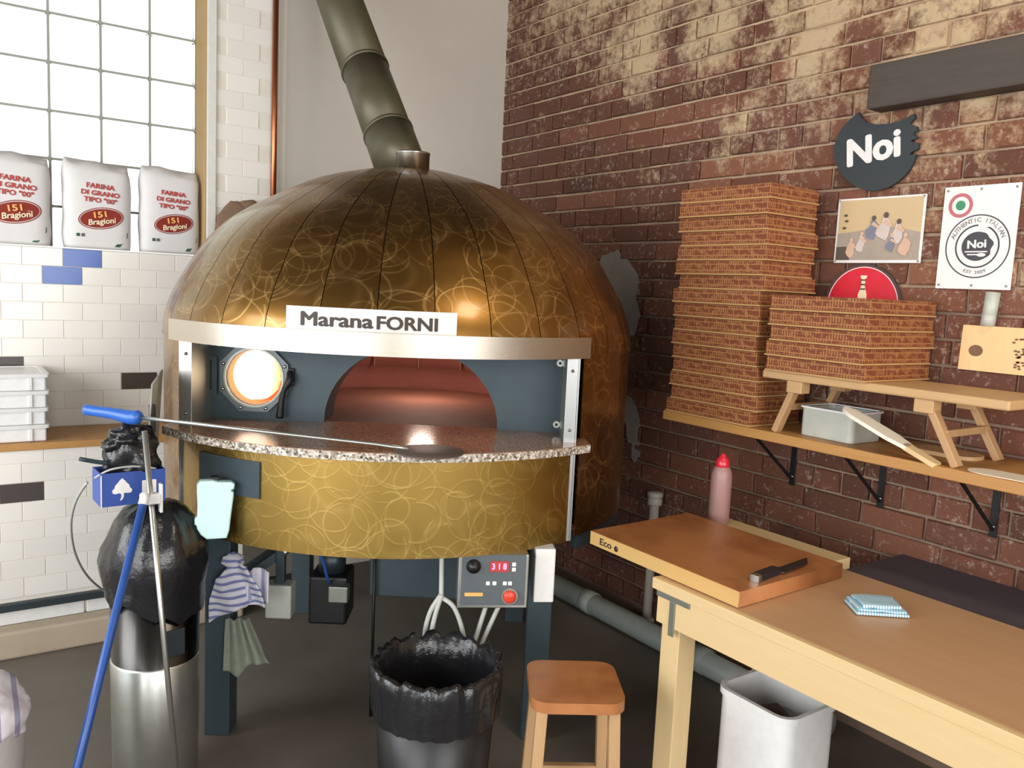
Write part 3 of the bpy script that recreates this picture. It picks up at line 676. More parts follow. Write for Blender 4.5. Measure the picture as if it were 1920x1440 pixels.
# ------------------------------------------------------------------ flour sacks on the sill
def sack(xc, hw, h, label, seed):
    t = thing('flour_sack', label, 'flour sack', (xc, .078, WZ0+.0075), group='flour sacks on the window sill')
    rnd = random.Random(seed); N, K = 24, 56; vs, fs = [], []
    def dims(u):
        a = hw*(1-.07*max(0, u-.85)/.15-.03*max(0, .12-u)/.12); b = .068*(1-((u-.45)/.62)**4*.9)
        if u > .93: b *= max(.12, 1-(u-.93)/.07)
        return a, max(b, .006)
    def fy(x, z):
        a, b = dims(min(1, max(0, z/h))); return -b*max(0, 1-abs(min(1, abs(x)/a))**4.5)**(1/3)
    for i in range(N+1):
        u = i/N; a, b = dims(u)
        for k in range(K):
            th = 2*pi*k/K; cx_, sy_ = cos(th), sin(th)
            x = a*abs(cx_)**.45*(1 if cx_ > 0 else -1); y = b*abs(sy_)**.6*(1 if sy_ > 0 else -1)
            q = Vector((x*9+seed, y*9, u*4)); wv = noise.noise(q)*.006
            vs.append((x+(wv if abs(cx_) > .8 else 0), y+(wv*.3), u*h+(.006*sin(x*40+seed) if u > .95 else 0)-(.012*(x/a) if u > .9 else 0)))
    for i in range(N):
        for k in range(K): fs.append((i*K+k, i*K+(k+1) % K, (i+1)*K+(k+1) % K, (i+1)*K+k))
    fs.append(tuple(range(K))[::-1]); fs.append(tuple(N*K+k for k in range(K)))
    mk('sack_body', vs, fs, M['paper'], t, smooth=True)
    def f(p): return Vector((p.x, fy(p.x, p.y)-.0025-p.z, p.y))
    sc_ = hw/.14
    for s, z, size, sx in (('FARINA', .272, .030, 1.12), ('DI GRANO', .241, .029, 1.12), ('TIPO "00"', .211, .029, 1.12)):
        text('lettering', s, size*sc_, M['redink'], t, (.006, z, 0), .001, .0012, sx, radians(-3), fn=f)
    rt = radians(9)
    def ell(rx, ry, n=40): return [(.008+rx*cos(2*pi*i/n)*cos(rt)-ry*sin(2*pi*i/n)*sin(rt), .134+rx*cos(2*pi*i/n)*sin(rt)+ry*sin(2*pi*i/n)*cos(rt)) for i in range(n)]
    def pl_(name, loops, mat, dz):
        me = curve_mesh(loops, .0006); me.materials.clear()
        for v in me.vertices: v.co = f(Vector((v.co.x, v.co.y, dz)))
        return link(name, me, mat, t)
    k = sc_
    pl_('label_rim', [ell(.094*k, .048*k), ell(.090*k, .0445*k)], M['redoval'], .0004)
    pl_('label_oval', [ell(.086*k, .041*k)], M['redoval'], .0006)
    text('lettering', '151', .036*k, M['yell'], t, (.004, .149, .002), .001, .0012, 1.25, rt, fn=f)
    text('lettering', 'Bragioni', .035*k, M['cream'], t, (.010, .120, .002), .001, .0008, 1.0, rt, .15, fn=f)
    pl_('green_stripe', [[(hw*.46, .012), (hw*.62, .012), (hw*.86, .058), (hw*.86, .080)]], M['greenink'], .0004)
    pl_('small_print', [rrect(-hw*.66, -hw*.56, .050, .064, .002)], M['greenink'], .0004)
    pl_('small_print', [rrect(-hw*.52, -hw*.42, .050, .064, .002)], M['grey'], .0004)
sack(-2.460, .142, .385, 'white flour sack with red lettering, cut off by the left edge of the photo', 1)
sack(-2.134, .138, .382, 'white flour sack with red lettering, middle one of the three on the sill', 2)
sack(-1.826, .131, .388, 'white flour sack with red lettering, beside the wooden window jamb', 3)
bs = thing('brown_bundle', 'rounded brown sacking bundle behind the dome, right of the flour sacks', 'bundle', (-1.535, -.052, WZ0+.0075))
crumple('sacking', (.0, 0, .13), (.115, .036, .125), M['brown'], bs, .18, 1.6, 4, 5, -1)
crumple('knotted_top', (.05, 0, .243), (.055, .033, .03), M['brown'], bs, .2, 2, 3, 8)

# ------------------------------------------------------------------ dough trays on the counter
def tray():
    t = thing('dough_tray', None, None, (-2.665, -.19, .851)); hw, hd, h = .29, .165, .068
    bm = bmesh.new(); bbox(bm, (-hw+.012, hw-.012), (-hd+.01, hd-.01), (0, h-.002), .006)
    from_bm('tray_body', bm, M['whitep'], t)
    bm = bmesh.new()
    plate('tray_rim', [rrect(-hw, hw, -hd, hd, .012), rrect(-hw+.02, hw-.02, -hd+.02, hd-.02, .01)], .014, M['whitep'], t, Matrix.Translation((0, 0, h-.014)))
    for x in (-hw+.05, hw-.068): box('tray_rib', (x-.006, x+.006), (-hd+.003, -hd+.012), (.004, h-.014), M['whitep'], t, .001)
    return t
tr = tray(); names = ['bottom white dough tray of the stack of four on the counter ledge', 'second white dough tray from the bottom of the counter stack', 'third white dough tray from the bottom of the counter stack', 'topmost white dough tray of the stack of four on the counter']
tag(tr, names[0], 'dough tray', 'stacked dough trays')
for k in range(1, 4): clone(tr, (-2.665+random.uniform(-.003, .003), -.19, .851+.0685*k), names[k], 'stacked dough trays')

# ------------------------------------------------------------------ bin, crate and tools left of the oven
bn = thing('waste_bin', 'round steel bin lined with a bulging black bag, left of the oven', 'bin', (-2.225, -1.565, 0))
lathe('bin_body', [(.110, .0), (.112, .01), (.128, .64), (.122, .64), (.115, .40)], M['binsteel'], bn, 40)
lathe('bin_base', [(.116, 0), (.120, .004), (.126, .40), (.119, .41)], M['alu'], bn, 40)
lathe('bin_rim', [(.125, .630), (.134, .630), (.135, .644), (.125, .646)], M['whitep'], bn, 40)
box('bin_label', (-.03, .03), (-.130, -.118), (.44, .52), M['dark'], bn, .002, Matrix.Rotation(radians(12), 4, 'Z'))
def bagwarp(p, i, a):
    q = Vector((cos(a)*2.2, sin(a)*2.2, p.z*9)); n_ = noise.noise(q)+.5*noise.noise(q*3)
    f = 1+.07*n_
    return Vector((p.x*f, p.y*f, p.z+(.035*n_-.03*cos(a+.6) if p.z < .62 else .008*n_)))
lathe('bin_bag', [(.137, .575), (.139, .60), (.141, .63), (.147, .66), (.151, .70), (.143, .745), (.128, .785), (.110, .825), (.088, .855), (.06, .872), (.02, .876)], M['bag'], bn, 64, warp=bagwarp, caps=(0, 1))
# blue crate on the bag
cr = thing('blue_box', 'small blue cardboard box with white tree emblem and crumpled black bag inside, on the bin', 'box', (-2.305, -1.612, .900), radians(3))
for nm, x, y in (('box_side', (-.085, .085), (-.052, -.049)), ('box_side', (-.085, .085), (.049, .052)), ('box_end', (-.085, -.082), (-.049, .049)), ('box_end', (.082, .085), (-.049, .049))): box(nm, x, y, (0, .094), M['bluebox'], cr, .0005)
box('box_floor', (-.082, .082), (-.049, .049), (0, .004), M['bluebox'], cr, 0)
BM = Matrix.Translation((0, -.052, 0)) @ WALL_B
tree = [(-.0, .078), (.008, .070), (.012, .064), (.018, .058), (.02, .050), (.026, .044), (.024, .036), (.016, .034), (.008, .036), (.004, .034), (.004, .026), (.001, .018), (-.006, .014), (-.004, .020), (-.002, .026), (-.003, .034), (-.008, .036), (-.016, .034), (-.024, .036), (-.026, .044), (-.02, .050), (-.018, .058), (-.012, .064), (-.008, .070)]
plate('tree_emblem', [[(x-.030, y) for x, y in tree]], .001, M['lettr'], cr, BM)
plate('white_label', [rrect(.022, .060, .026, .066, .003)], .001, M['lettr'], cr, BM)
plate('label_mark', [[(.036, .050), (.046, .050), (.041, .038)]], .0016, M['darkgrey'], cr, BM)
plate('white_edge', [[(-.085, .0), (-.082, .0), (-.082, .09), (-.085, .09)]], .0012, M['lettr'], cr, BM)
crumple('black_bag', (.012, 0, .115), (.070, .044, .10), M['bag'], cr, .35, 2.2, 4, 2, -.9)
crumple('black_bag', (.0, 0, .172), (.060, .043, .040), M['bag'], cr, .4, 2.2, 4, 6)
tube('green_rod', [(-.13, -.02, .135), (-.075, -.01, .118), (-.01, .0, .106)], .006, M['dark2'], cr, 8, 3)
box('black_handle', (.060, .078), (.018, .032), (.06, .27), M['rubber'], cr, .004)
tube('white_cord', [(.06, -.048, .096), (.0, -.05, .108), (-.06, -.05, .104), (-.095, -.03, .08)], .003, M['cable'], cr, 6, 4)
wc = dist(175, 880, 2.66)
pts = [dist(*q) for q in ((163, 905, 2.62), (142, 940, 2.75), (133, 985, 2.9), (140, 1035, 3.05), (160, 1075, 3.2), (187, 1102, 3.35), (212, 1116, 3.42))]
cb = tube('power_cord', pts, .0042, M['cable'], None, 8, 5); solo(cb, pts[0]); tag(cb, 'thin grey cord hanging in a loop from the blue box to the counter foot', 'cord')
# tools standing by the bin
def pole_thing(name, label, cat, a, b, r, mat, seg=12):
    t = thing(name, label, cat, (b.x, b.y, 0)); return t
b = Vector((-2.30, -1.375, 0)); a_ = dist(279, 945, 2.72); tp = dist(294, 724, 2.70)
pe = thing('pizza_peel', 'aluminium pizza peel standing blade up beside the left steel post', 'pizza peel', (b.x, b.y, 0))
tube('peel_handle', [b, a_], .011, M['alu'], pe, 12, world=True)
m, L = frame_to(a_+Vector((0, 0, -.03)), tp, (0.55, .83, 0))
me = curve_mesh([[(-.014, 0), (.014, 0), (.05, .09), (.14, .16), (.14, L), (-.14, L), (-.14, .16), (-.05, .09)]], .004); me.materials.clear()
side = Vector((.30, .95, 0)).normalized(); updir = (tp-a_).normalized(); nrm = side.cross(updir).normalized(); side = updir.cross(nrm)
me.transform(Matrix(((side.x, updir.x, nrm.x, a_.x), (side.y, updir.y, nrm.y, a_.y), (side.z, updir.z, nrm.z, a_.z), (0, 0, 0, 1))))
link('peel_blade', me, M['bladegrey'], pe, world=True)
b1 = Vector((-2.215, -1.845, 0)); t1 = dist(271, 808, 2.42); 
sp_ = thing('silver_pole', 'thin silver metal pole with a white plastic bracket, standing before the bin', 'pole', b1)
tube('pole', [b1, t1], .0075, M['alu'], sp_, 12, world=True)
ck = dist(284, 935, 2.40)
box('bracket', (ck.x-.028, ck.x+.022), (ck.y-.012, ck.y+.016), (ck.z-.014, ck.z+.014), M['whitep'], sp_, .003, world=True)
box('bracket_arm', (ck.x+.020, ck.x+.028), (ck.y-.01, ck.y+.012), (ck.z-.04, ck.z+.04), M['whitep'], sp_, .002, world=True)
b2 = dist(150, 1425, 2.12); b2.z = 0; t2 = dist(268, 946, 2.36)
dd = (t2-dist(190, 1258, 2.2)).normalized(); b2 = t2-dd*(t2.z/dd.z)
bp = thing('blue_pole', 'blue handled pole with white tip leaning across the front of the bin', 'pole', b2)
tube('pole', [b2, t2], .0105, M['bluepole'], bp, 12, world=True)
tube('pole_tip', [t2, t2+(t2-b2).normalized()*.03], .0125, M['whitep'], bp, 12, world=True)

# small turning peel lying on the granite
gz = 1.0705
hd_ = on(805, 848, 2, gz); e0 = on(706, 833, 2, gz+.014); g1 = dist(262, 783, 2.52); g0 = dist(160, 768, 2.62)
tp_ = thing('turning_peel', 'round headed turning peel with blue grip resting on the granite shelf', 'pizza peel', (hd_.x, hd_.y, gz))
lathe('peel_head', [(.001, 0), (.1, 0), (.102, .002), (.1, .004), (.001, .004)], M['umber'], tp_, 40)
hv = (e0-hd_); hv.z = 0; hv.normalize()
tube('peel_shaft', [hd_+hv*.06+Vector((0, 0, .006)), hd_+hv*.11+Vector((0, 0, .010)), e0, e0.lerp(g1, .5), g1], .0055, M['alu'], tp_, 10, world=True)
gd = (g0-g1).normalized()
tube('grip', [g1-gd*.004, g1+gd*.006, g1+gd*.03+Vector((0, 0, -.003)), g1+gd*.08, g1.lerp(g0, .75), g0-gd*.004, g0], [.012, .020, .021, .017, .0155, .016, .009], M['blue'], tp_, 14, 4, world=True)

# mint holder on the skirt, and the cloths on the leg
ms = Vector(ROOT[ov] @ Vector((.925*sin(radians(-28.6)), -.925*cos(radians(-28.6)), .86)))
mh = thing('mint_dispenser', 'pale mint plastic holder hanging on the brass skirt over the black plate', 'holder', ROOT[ov] @ Vector((.955*sin(radians(-28.6)), -.955*cos(radians(-28.6)), .775)), radians(-14))
out = [(-.034, .012), (-.020, .000), (.030, .0), (.036, .02), (.041, .07), (.047, .12), (.047, .130), (.041, .131), (.041, .146), (.049, .148), (.050, .156), (.044, .160), (.008, .161), (-.008, .166), (-.038, .165), (-.044, .158), (-.044, .135), (-.042, .10), (-.043, .06), (-.050, .055), (-.050, .044), (-.045, .040), (-.044, .03)]
me = curve_mesh([out], .026, .006); me.transform(Matrix.Translation((0, -.012, 0)) @ WALL_B); me.materials.clear(); link('holder_body', me, M['mint'], mh)
box('hook', (-.012, .012), (-.010, .02), (.160, .178), M['rubber'], mh, .002)
lg = ROOT[ov] @ Vector((-.525, -.565, 0))
tw = thing('striped_towel', 'blue and white striped towel tied round the oven leg', 'towel', (lg.x+.018, lg.y-.085, .545), radians(-20))
bm = bmesh.new(); bmesh.ops.create_grid(bm, x_segments=26, y_segments=26, size=.5)
for v in bm.verts:
    u, q = v.co.x, v.co.y; hx = .075*(1+.35*(.5-abs(q)))*1.15
    v.co = Vector((u*2*hx*(.55+.45*(.5-q))-.02*q, -.012+.016*sin(u*9+q*3)+.008*noise.noise(Vector((u*4, q*4, 1))), .075*q*2-.055*abs(u-.15)*1.2+.02*u))
from_bm('towel_fold', bm, M['towel'], tw, smooth=True).modifiers.new('thickness', 'SOLIDIFY').thickness = .006
crumple('towel_knot', (-.005, .006, .075), (.032, .02, .026), M['towel'], tw, .3, 2, 3, 4)
bm = bmesh.new(); bmesh.ops.create_grid(bm, x_segments=16, y_segments=16, size=.5)
for v in bm.verts:
    u, q = v.co.x, v.co.y; v.co = Vector((.062+u*.085*(1+.5*(.5-abs(u))), .012+.014*sin(u*8), -.01+q*.11-.05*abs(u)+.02*u))
from_bm('towel_tail', bm, M['lilac'], tw, smooth=True).modifiers.new('thickness', 'SOLIDIFY').thickness = .006
kc = thing('grey_cloth', 'limp grey green cloth hanging below the striped towel', 'cloth', (lg.x+.03, lg.y-.085, .33), radians(-20))
bm = bmesh.new(); bmesh.ops.create_grid(bm, x_segments=20, y_segments=24, size=.5)
for v in bm.verts:
    u, q = v.co.x, v.co.y; v.co = Vector((u*(.07+.075*(.5-q))+.03*(.5-q), .016*sin(u*14+1)+.005*noise.noise(Vector((u*5, q*5, 3))), .13*q*1.35+.02*sin(u*6)*(.5-q)))
from_bm('hanging_fold', bm, M['khaki'], kc, smooth=True).modifiers.new('thickness', 'SOLIDIFY').thickness = .006

# ------------------------------------------------------------------ floor things
tb = thing('black_bin', 'round black bin with a ruffled black liner, under the control panel', 'bin', (-1.622, -2.215, 0))
lathe('bin_body', [(.14, 0), (.143, .01), (.172, .47), (.166, .47), (.15, .30), (.14, .03), (.001, .03)], M['rubber'], tb, 40)
def ruff(p, i, a):
    k = i/5; n_ = noise.noise(Vector((cos(a)*6, sin(a)*6, i*.5))); n2 = sin(a*31)+sin(a*17+1)
    s = 1+.05*n_+.012*n2; return Vector((p.x*s, p.y*s, p.z+.012*n_+.004*n2))
lathe('bin_liner', [(.176, .37), (.180, .43), (.184, .48), (.182, .510), (.172, .518), (.160, .505), (.150, .45), (.138, .34), (.12, .22), (.001, .20)], M['bag'], tb, 96, warp=ruff, caps=(0, 1))
st = thing('wooden_stool', 'low stool with a rounded square brown wooden seat, right of the black bin', 'stool', (-1.340, -2.475, 0), radians(-32))
plate('seat', [rrect(-.125, .125, -.125, .125, .045)], .03, M['board'], st, Matrix.Translation((0, 0, .465)))
for x in (-1, 1):
    for y in (-1, 1): bar('leg', (x*.115, y*.115, 0), (x*.095, y*.095, .466), .03, .03, M['oakleg'], st)
for y in (-1, 1): bar('stretcher', (-.105, y*.105, .18), (.105, y*.105, .18), .022, .022, M['oakleg'], st)
lb = thing('towel_tub', 'white tub heaped with white and lilac towelling in the lower left corner', 'tub', (-2.745, -1.93, 0))
lathe('tub_body', [(.12, 0), (.125, .01), (.155, .50), (.160, .505), (.158, .515), (.148, .51), (.12, .05)], M['whitep'], lb, 40, caps=(1, 0))
crumple('towelling', (0, 0, .50), (.158, .158, .105), M['lilac'], lb, .12, 2.2, 5, 9, -.03)
pb_ = thing('storage_tub', 'white rimmed plastic tub on the floor beneath the workbench', 'tub', (-.80, -2.735, 0), radians(0))
plate('tub_rim', [rrect(-.125, .125, -.13, .13, .05), rrect(-.112, .112, -.117, .117, .04)], .02, M['whitep'], pb_, Matrix.Translation((0, 0, .425)))
plate('tub_wall', [rrect(-.118, .118, -.123, .123, .045), rrect(-.113, .113, -.118, .118, .04)], .422, M['whitep'], pb_, Matrix.Translation((0, 0, .004)))
plate('tub_floor', [rrect(-.117, .117, -.122, .122, .045)], .005, M['whitep'], pb_)
crumple('tub_contents', (0, 0, .30), (.09, .095, .10), M['umber'], pb_, .2, 3, 3, 7, -.1)
gbx = box('valve_box', (-.40, -.31), (-.49, -.42), (.37, .49), M['greyp'], ov, .006); box('valve_bracket', (-.37, -.34), (-.47, -.44), (.49, .742), M['dark2'], gbx, .002)
rd = ROOT[ov] @ Vector((-.03, -.44, 0))
rp = tube('thin_rod', [(rd.x, rd.y, 0), (rd.x, rd.y, .70)], .006, M['black'], None, 8); solo(rp, (rd.x, rd.y, 0)); tag(rp, 'thin dark upright rod beneath the middle of the oven', 'rod')

# drain pipes by the brick wall
y1 = on(1228, 940, 0, -.07).y
M['pvcl'] = plain('pale_pvc', '#bdb7ab', .4)
vp = thing('vent_pipe', 'upright grey plastic pipe with a capped top before the brick wall', 'pipe', (-.07, y1, 0))
lathe('pipe', [(.021, 0), (.021, .635)], M['pvcl'], vp, 20); lathe('cap', [(.028, .60), (.033, .605), (.033, .628), (.028, .634), (.034, .638), (.036, .655), (.030, .662), (.001, .664)], M['pvcl'], vp, 24)
lathe('socket', [(.034, .0), (.034, .06), (.028, .066), (.022, .066)], M['pvcl'], vp, 24)
dp = thing('drain_pipe', 'thick grey plastic drain pipe running low along the brick wall', 'pipe', (-.16, -1.2, 0))
tube('pipe', [(-.165, -.62, .052), (-.165, -2.5, .052)], .05, M['pvc'], dp, 24, world=True)
for y in (-1.18, -1.9): tube('coupling', [(-.165, y-.035, .055), (-.165, y+.035, .055)], .055, M['pvc'], dp, 24, world=True)

# ------------------------------------------------------------------ workbench
tbz = thing('workbench', 'pale pine workbench with metal corner brackets along the brick wall', 'workbench', (-.78, -3.3, 0))
box('top', (-1.06, -.49), (-4.5, -2.485), (.722, .75), M['top'], tbz, .004, world=True)
box('front_edge', (-1.078, -1.06), (-4.5, -2.485), (.718, .75), M['pine'], tbz, .002, world=True)
box('apron', (-1.068, -1.045), (-4.5, -2.50), (.622, .714), M['pine'], tbz, .002, world=True)
box('apron', (-.54, -.52), (-4.5, -2.50), (.632, .720), M['pine'], tbz, .002, world=True)
box('end_apron', (-1.04, -.54), (-2.52, -2.50), (.632, .720), M['pine'], tbz, .002, world=True)
box('back_rail', (-.53, -.375), (-2.655, -2.12), (.715, .752), M['pine'], tbz, .002, world=True)
for x0_, x1_ in ((-1.045, -.975), (-.62, -.55)):
    for y0_, y1_ in ((-2.572, -2.502), (-4.45, -4.38)): box('leg', (x0_, x1_), (y0_, y1_), (0, .720), M['pinez'], tbz, .003, world=True)
bk = box('corner_bracket', (-1.073, -1.0685), (-2.625, -2.50), (.700, .716), M['alum'], tbz, .001, world=True)
box('bracket_strap', (-1.0725, -1.0685), (-2.572, -2.552), (.60, .700), M['alum'], bk, .001, world=True)
for z in (.61, .65, .69): lathe('screw', [(.004, 0), (.004, .001), (.001, .002)], M['dark'], bk, 8, world=True).data.transform(ROOT[tbz].inverted() @ Matrix.Translation((-1.0725, -2.562, z)) @ Matrix.Rotation(radians(-90), 4, 'Y') @ Matrix()) if False else None
# cutting board
p_ = [on(1113, 1008, 2, .752), on(1290, 975, 2, .752), on(1578, 1073, 2, .752), on(1385, 1140, 2, .752)]
cbz = thing('cutting_board', 'thick worn wooden cutting board overhanging the end of the workbench', 'cutting board', (-.75, -2.4, .752))
ly = [(-1.040, -2.165), (-.585, -2.150), (-.578, -2.758), (-1.047, -2.770)]
o = plate('board', [ly], .043, M['board'], cbz, Matrix.Translation((0, 0, .752)), world=True)
fx = Vector((ly[0][0], ly[0][1], 0)); gx = Vector((ly[3][0], ly[3][1], 0)); dv = (gx-fx).normalized(); nv = Vector((dv.y, -dv.x, 0))
if nv.x > 0: nv = -nv
EM = Matrix(((dv.x, 0, nv.x, fx.x), (dv.y, 0, nv.y, fx.y), (0, 1, 0, .752), (0, 0, 0, 1)))
plate('front_strip', [[(0, 0.0005), ((gx-fx).length, 0.0005), ((gx-fx).length, .0425), (0, .0425)]], .003, M['endw'], cbz, EM, world=True)
text('burnt_logo', 'Eco', .030, M['ink'], cbz, (.075, .020, .0034), .0006, .0006, 1.3, m=EM, world=True)
lathe('burnt_dot', [(.009, 0), (.009, .0006)], M['ink'], cbz, 12).data.transform(ROOT[cbz].inverted() @ EM @ Matrix.Translation((.125, .018, .0034)))
# knife on the board
ka, kb, kc_ = on(1413, 1084, 2, .805), on(1456, 1068, 2, .805), on(1518, 1048, 2, .80)
kn = thing('kitchen_knife', 'kitchen knife with black handle and steel butt lying on the cutting board', 'knife', (kb.x, kb.y, .7955))
dk = (kc_-ka); dk.z = 0; dk.normalize(); sk = Vector((-dk.y, dk.x, 0)); KM = Matrix(((dk.x, sk.x, 0, ka.x), (dk.y, sk.y, 0, ka.y), (0, 0, 1, .7955), (0, 0, 0, 1)))
lk = (kb-ka).length; lb_ = (kc_-ka).length
plate('handle', [rrect(.018, lk, -.014, .014, .006)], .018, M['handle'], kn, KM, world=True)
plate('butt', [rrect(-.002, .019, -.016, .014, .005)], .019, M['bolt'], kn, KM, world=True)
plate('blade', [[(lk, -.016), (lk+.006, -.022), (lb_-.05, -.02), (lb_, .008), (lk, .012)]], .003, M['blade'], kn, KM @ Matrix.Translation((0, 0, .004)), world=True)
# folded cloth on the bench
cl = on(1643, 1140, 2, .757)
wcz = thing('folded_cloth', 'folded blue and white checked cloth lying on the workbench', 'cloth', (cl.x, cl.y, .751), radians(-38))
for k, (a, b_, z) in enumerate(((.068, .048, 0), (.064, .046, .009), (.054, .042, .018))):
    bm = bmesh.new(); bbox(bm, (-a, a), (-b_, b_), (z, z+.0085), .004)
    bmesh.ops.subdivide_edges(bm, edges=bm.edges[:], cuts=3, use_grid_fill=True)
    for v in bm.verts: v.co.z += .003*noise.noise(v.co*40+Vector((k, 0, 0)))*(1 if k else .2)+.001; v.co.x += .004*k*noise.noise(v.co*25)
    from_bm('cloth_layer', bm, M['wipe'], wcz, smooth=True)
# sauce bottle
bt_ = on(1343, 983, 2, .753); 
sb = thing('sauce_bottle', 'pinkish squeeze bottle with a red cap behind the cutting board', 'bottle', (-.462, -2.185, .7525))
lathe('bottle_body', [(.034, 0), (.037, .006), (.037, .165), (.034, .188), (.027, .204), (.024, .208)], M['sauce'], sb, 28)
lathe('cap', [(.0255, .200), (.0255, .216), (.023, .230), (.015, .240), (.010, .244), (.008, .251), (.001, .253)], M['red'], sb, 24)

# ------------------------------------------------------------------ shelf, brackets
SX, SZ = -.385, 1.100
sh = thing('wall_shelf', 'long pine shelf fixed to the brick wall', 'shelf', (-.19, -2.8, SZ))
box('plank', (SX, -.013), (-4.4, -1.80), (SZ-.034, SZ), M['shelfw'], sh, .003, world=True)
for y in (-2.155, -2.524, -2.909, -3.42):
    b_ = box('bracket', (-.30, -.013), (y-.012, y+.012), (SZ-.040, SZ-.034), M['black'], sh, .001, world=True)
    box('bracket_upright', (-.0185, -.013), (y-.012, y+.012), (SZ-.26, SZ-.04), M['black'], b_, .001, world=True)
    bar('bracket_brace', (-.02, y, SZ-.235), (-.27, y, SZ-.042), .006, .012, M['black'], b_, .001, world=True)
    lathe('screw', [(.006, 0), (.006, .003)], M['bolt'], b_, 8).data.transform(ROOT[sh].inverted() @ Matrix.Translation((-.0185, y, SZ-.225)) @ Matrix.Rotation(radians(-90), 4, 'Y'))
# pizza boxes
BH = .0535
def pizza_box(hx, hy):
    t = thing('pizza_box', None, None); h = BH-.0015
    bm = bmesh.new(); bbox(bm, (-hx-.003, hx+.003), (-hy-.003, hy+.003), (0, .0055), .0012, seg=1); from_bm('box_tray', bm, M['boxlip'], t)
    bm = bmesh.new(); bbox(bm, (-hx, hx), (-hy, hy), (.0062, h), .0018, seg=2)
    from_bm('box_lid', bm, M['kraft'], t)
    return t
ORD = ['bottom', 'second', 'third', 'fourth', 'fifth', 'sixth', 'seventh', 'eighth', 'ninth', 'tenth', 'eleventh', 'twelfth', 'thirteenth', 'fourteenth', 'fifteenth', 'topmost']
proto = pizza_box(.140, .205)
for k in range(16):
    lab = f'printed brown pizza box, {ORD[k]}{" one" if k in (0, 15) else " from the bottom"} of the tall stack of sixteen'
    loc = (-.232+random.uniform(-.008, .006), -2.020+random.uniform(-.010, .008)+(.012 if k > 12 else 0), SZ+.001+BH*k)
    if k == 0:
        proto.location = loc; tag(proto, lab, 'pizza box', 'pizza boxes in the tall stack'); proto.rotation_euler = (0, 0, 0)
    else: clone(proto, loc, lab, 'pizza boxes in the tall stack', radians(random.uniform(-1.2, 1.2)))
# folding bench on the shelf
BZ = 1.312
be = thing('step_bench', 'small wooden folding bench with splayed legs standing on the shelf', 'bench', (-.22, -2.68, SZ))
box('seat', (-.375, -.07), (-3.075, -2.255), (BZ-.028, BZ), M['bench'], be, .006, world=True)
for y, dy in ((-2.385, .075), (-2.835, -.105)):
    for x in (-.345, -.10):
        lgz = bar('leg', (x, y, BZ-.028), (x, y+dy, SZ), .034, .022, M['oakleg'], be, .003, (0, 1, 0), world=True)
        box('leg_block', (x-.024, x+.024), (y-.03, y+.03), (BZ-.068, BZ-.028), M['bench'], lgz, .003, world=True)
    bar('stretcher', (-.345, y+dy*.55, SZ+.09), (-.10, y+dy*.55, SZ+.09), .018, .022, M['oakleg'], be, .002, world=True)
BH = .0520
p2 = pizza_box(.185, .186)
for k in range(5):
    lab = f'printed brown pizza box, {["bottom one", "second from the bottom", "middle one", "fourth from the bottom", "topmost one"][k]} of the five on the wooden bench'
    loc = (-.212+random.uniform(-.006, .006), -2.475+random.uniform(-.008, .008), BZ+.001+.0525*k+BH*0)
    loc = (loc[0], loc[1], BZ+.001+.0520*k)
    if k == 0: p2.location = loc; tag(p2, lab, 'pizza box', 'pizza boxes on the bench')
    else: clone(p2, loc, lab, 'pizza boxes on the bench', radians(random.uniform(-1.5, 1.5)))
# grey tub and wooden peels on the shelf
gt = thing('grey_tub', 'small pale grey plastic tub under the bench on the shelf', 'tub', (-.235, -2.485, SZ+.001))
plate('tub_wall', [rrect(-.085, .085, -.10, .10, .02), rrect(-.081, .081, -.096, .096, .018)], .095, M['greyp'], gt, Matrix.Translation((0, 0, .002)))
plate('tub_floor', [rrect(-.083, .083, -.098, .098, .018)], .004, M['greyp'], gt)
plate('tub_rim', [rrect(-.092, .092, -.107, .107, .024), rrect(-.081, .081, -.096, .096, .018)], .006, M['whitep'], gt, Matrix.Translation((0, 0, .095)))
def wpeel(label, tip, base, wdt, roll):
    t = thing('wooden_peel', label, 'pizza peel', base); tip = Vector(tip); base = Vector(base); L = (tip-base).length
    u = (tip-base).normalized(); s = Vector((1, 0, 0)) if roll == 0 else Vector((cos(roll), 0, sin(roll))); s = (s-u*s.dot(u)).normalized(); n_ = u.cross(s)
    mt = Matrix(((s.x, u.x, n_.x, base.x), (s.y, u.y, n_.y, base.y), (s.z, u.z, n_.z, base.z), (0, 0, 0, 1)))
    plate('peel_blade', [[(-.022, .10), (-wdt, .16), (-wdt, L-.06)]+circ(0, L-.06, wdt, 10, pi, 0, .06)[1:-1]+[(wdt, L-.06), (wdt, .16), (.022, .10)]], .011, M['peelpale'], t, mt, world=True)
    plate('peel_handle', [rrect(-.02, .02, 0, .115, .012)], .014, M['pine'], t, mt, world=True); return t
wpeel('pale wooden peel leaning across the grey tub under the bench', on(1584, 762, 0, -.372), (-.368, -2.90, SZ+.004), .036, 0)
wpeel('pale wooden peel lying flat at the right end of the shelf', (-.33, -2.965, SZ+.002), (-.30, -3.40, SZ+.002), .05, 0)
bk_ = thing('paddle_board', 'rounded pale wooden paddle lying behind the leaning peel', 'paddle', (-.17, -2.82, SZ+.001))
plate('paddle', [rrect(-.06, .06, -.1, .1, .05)], .012, M['bench'], bk_)

# ------------------------------------------------------------------ things hung on the brick wall
def hung(name, label, cat, c, group=None): return thing(name, label, cat, (-.016, -c[0], c[1]), WALL_R, group)
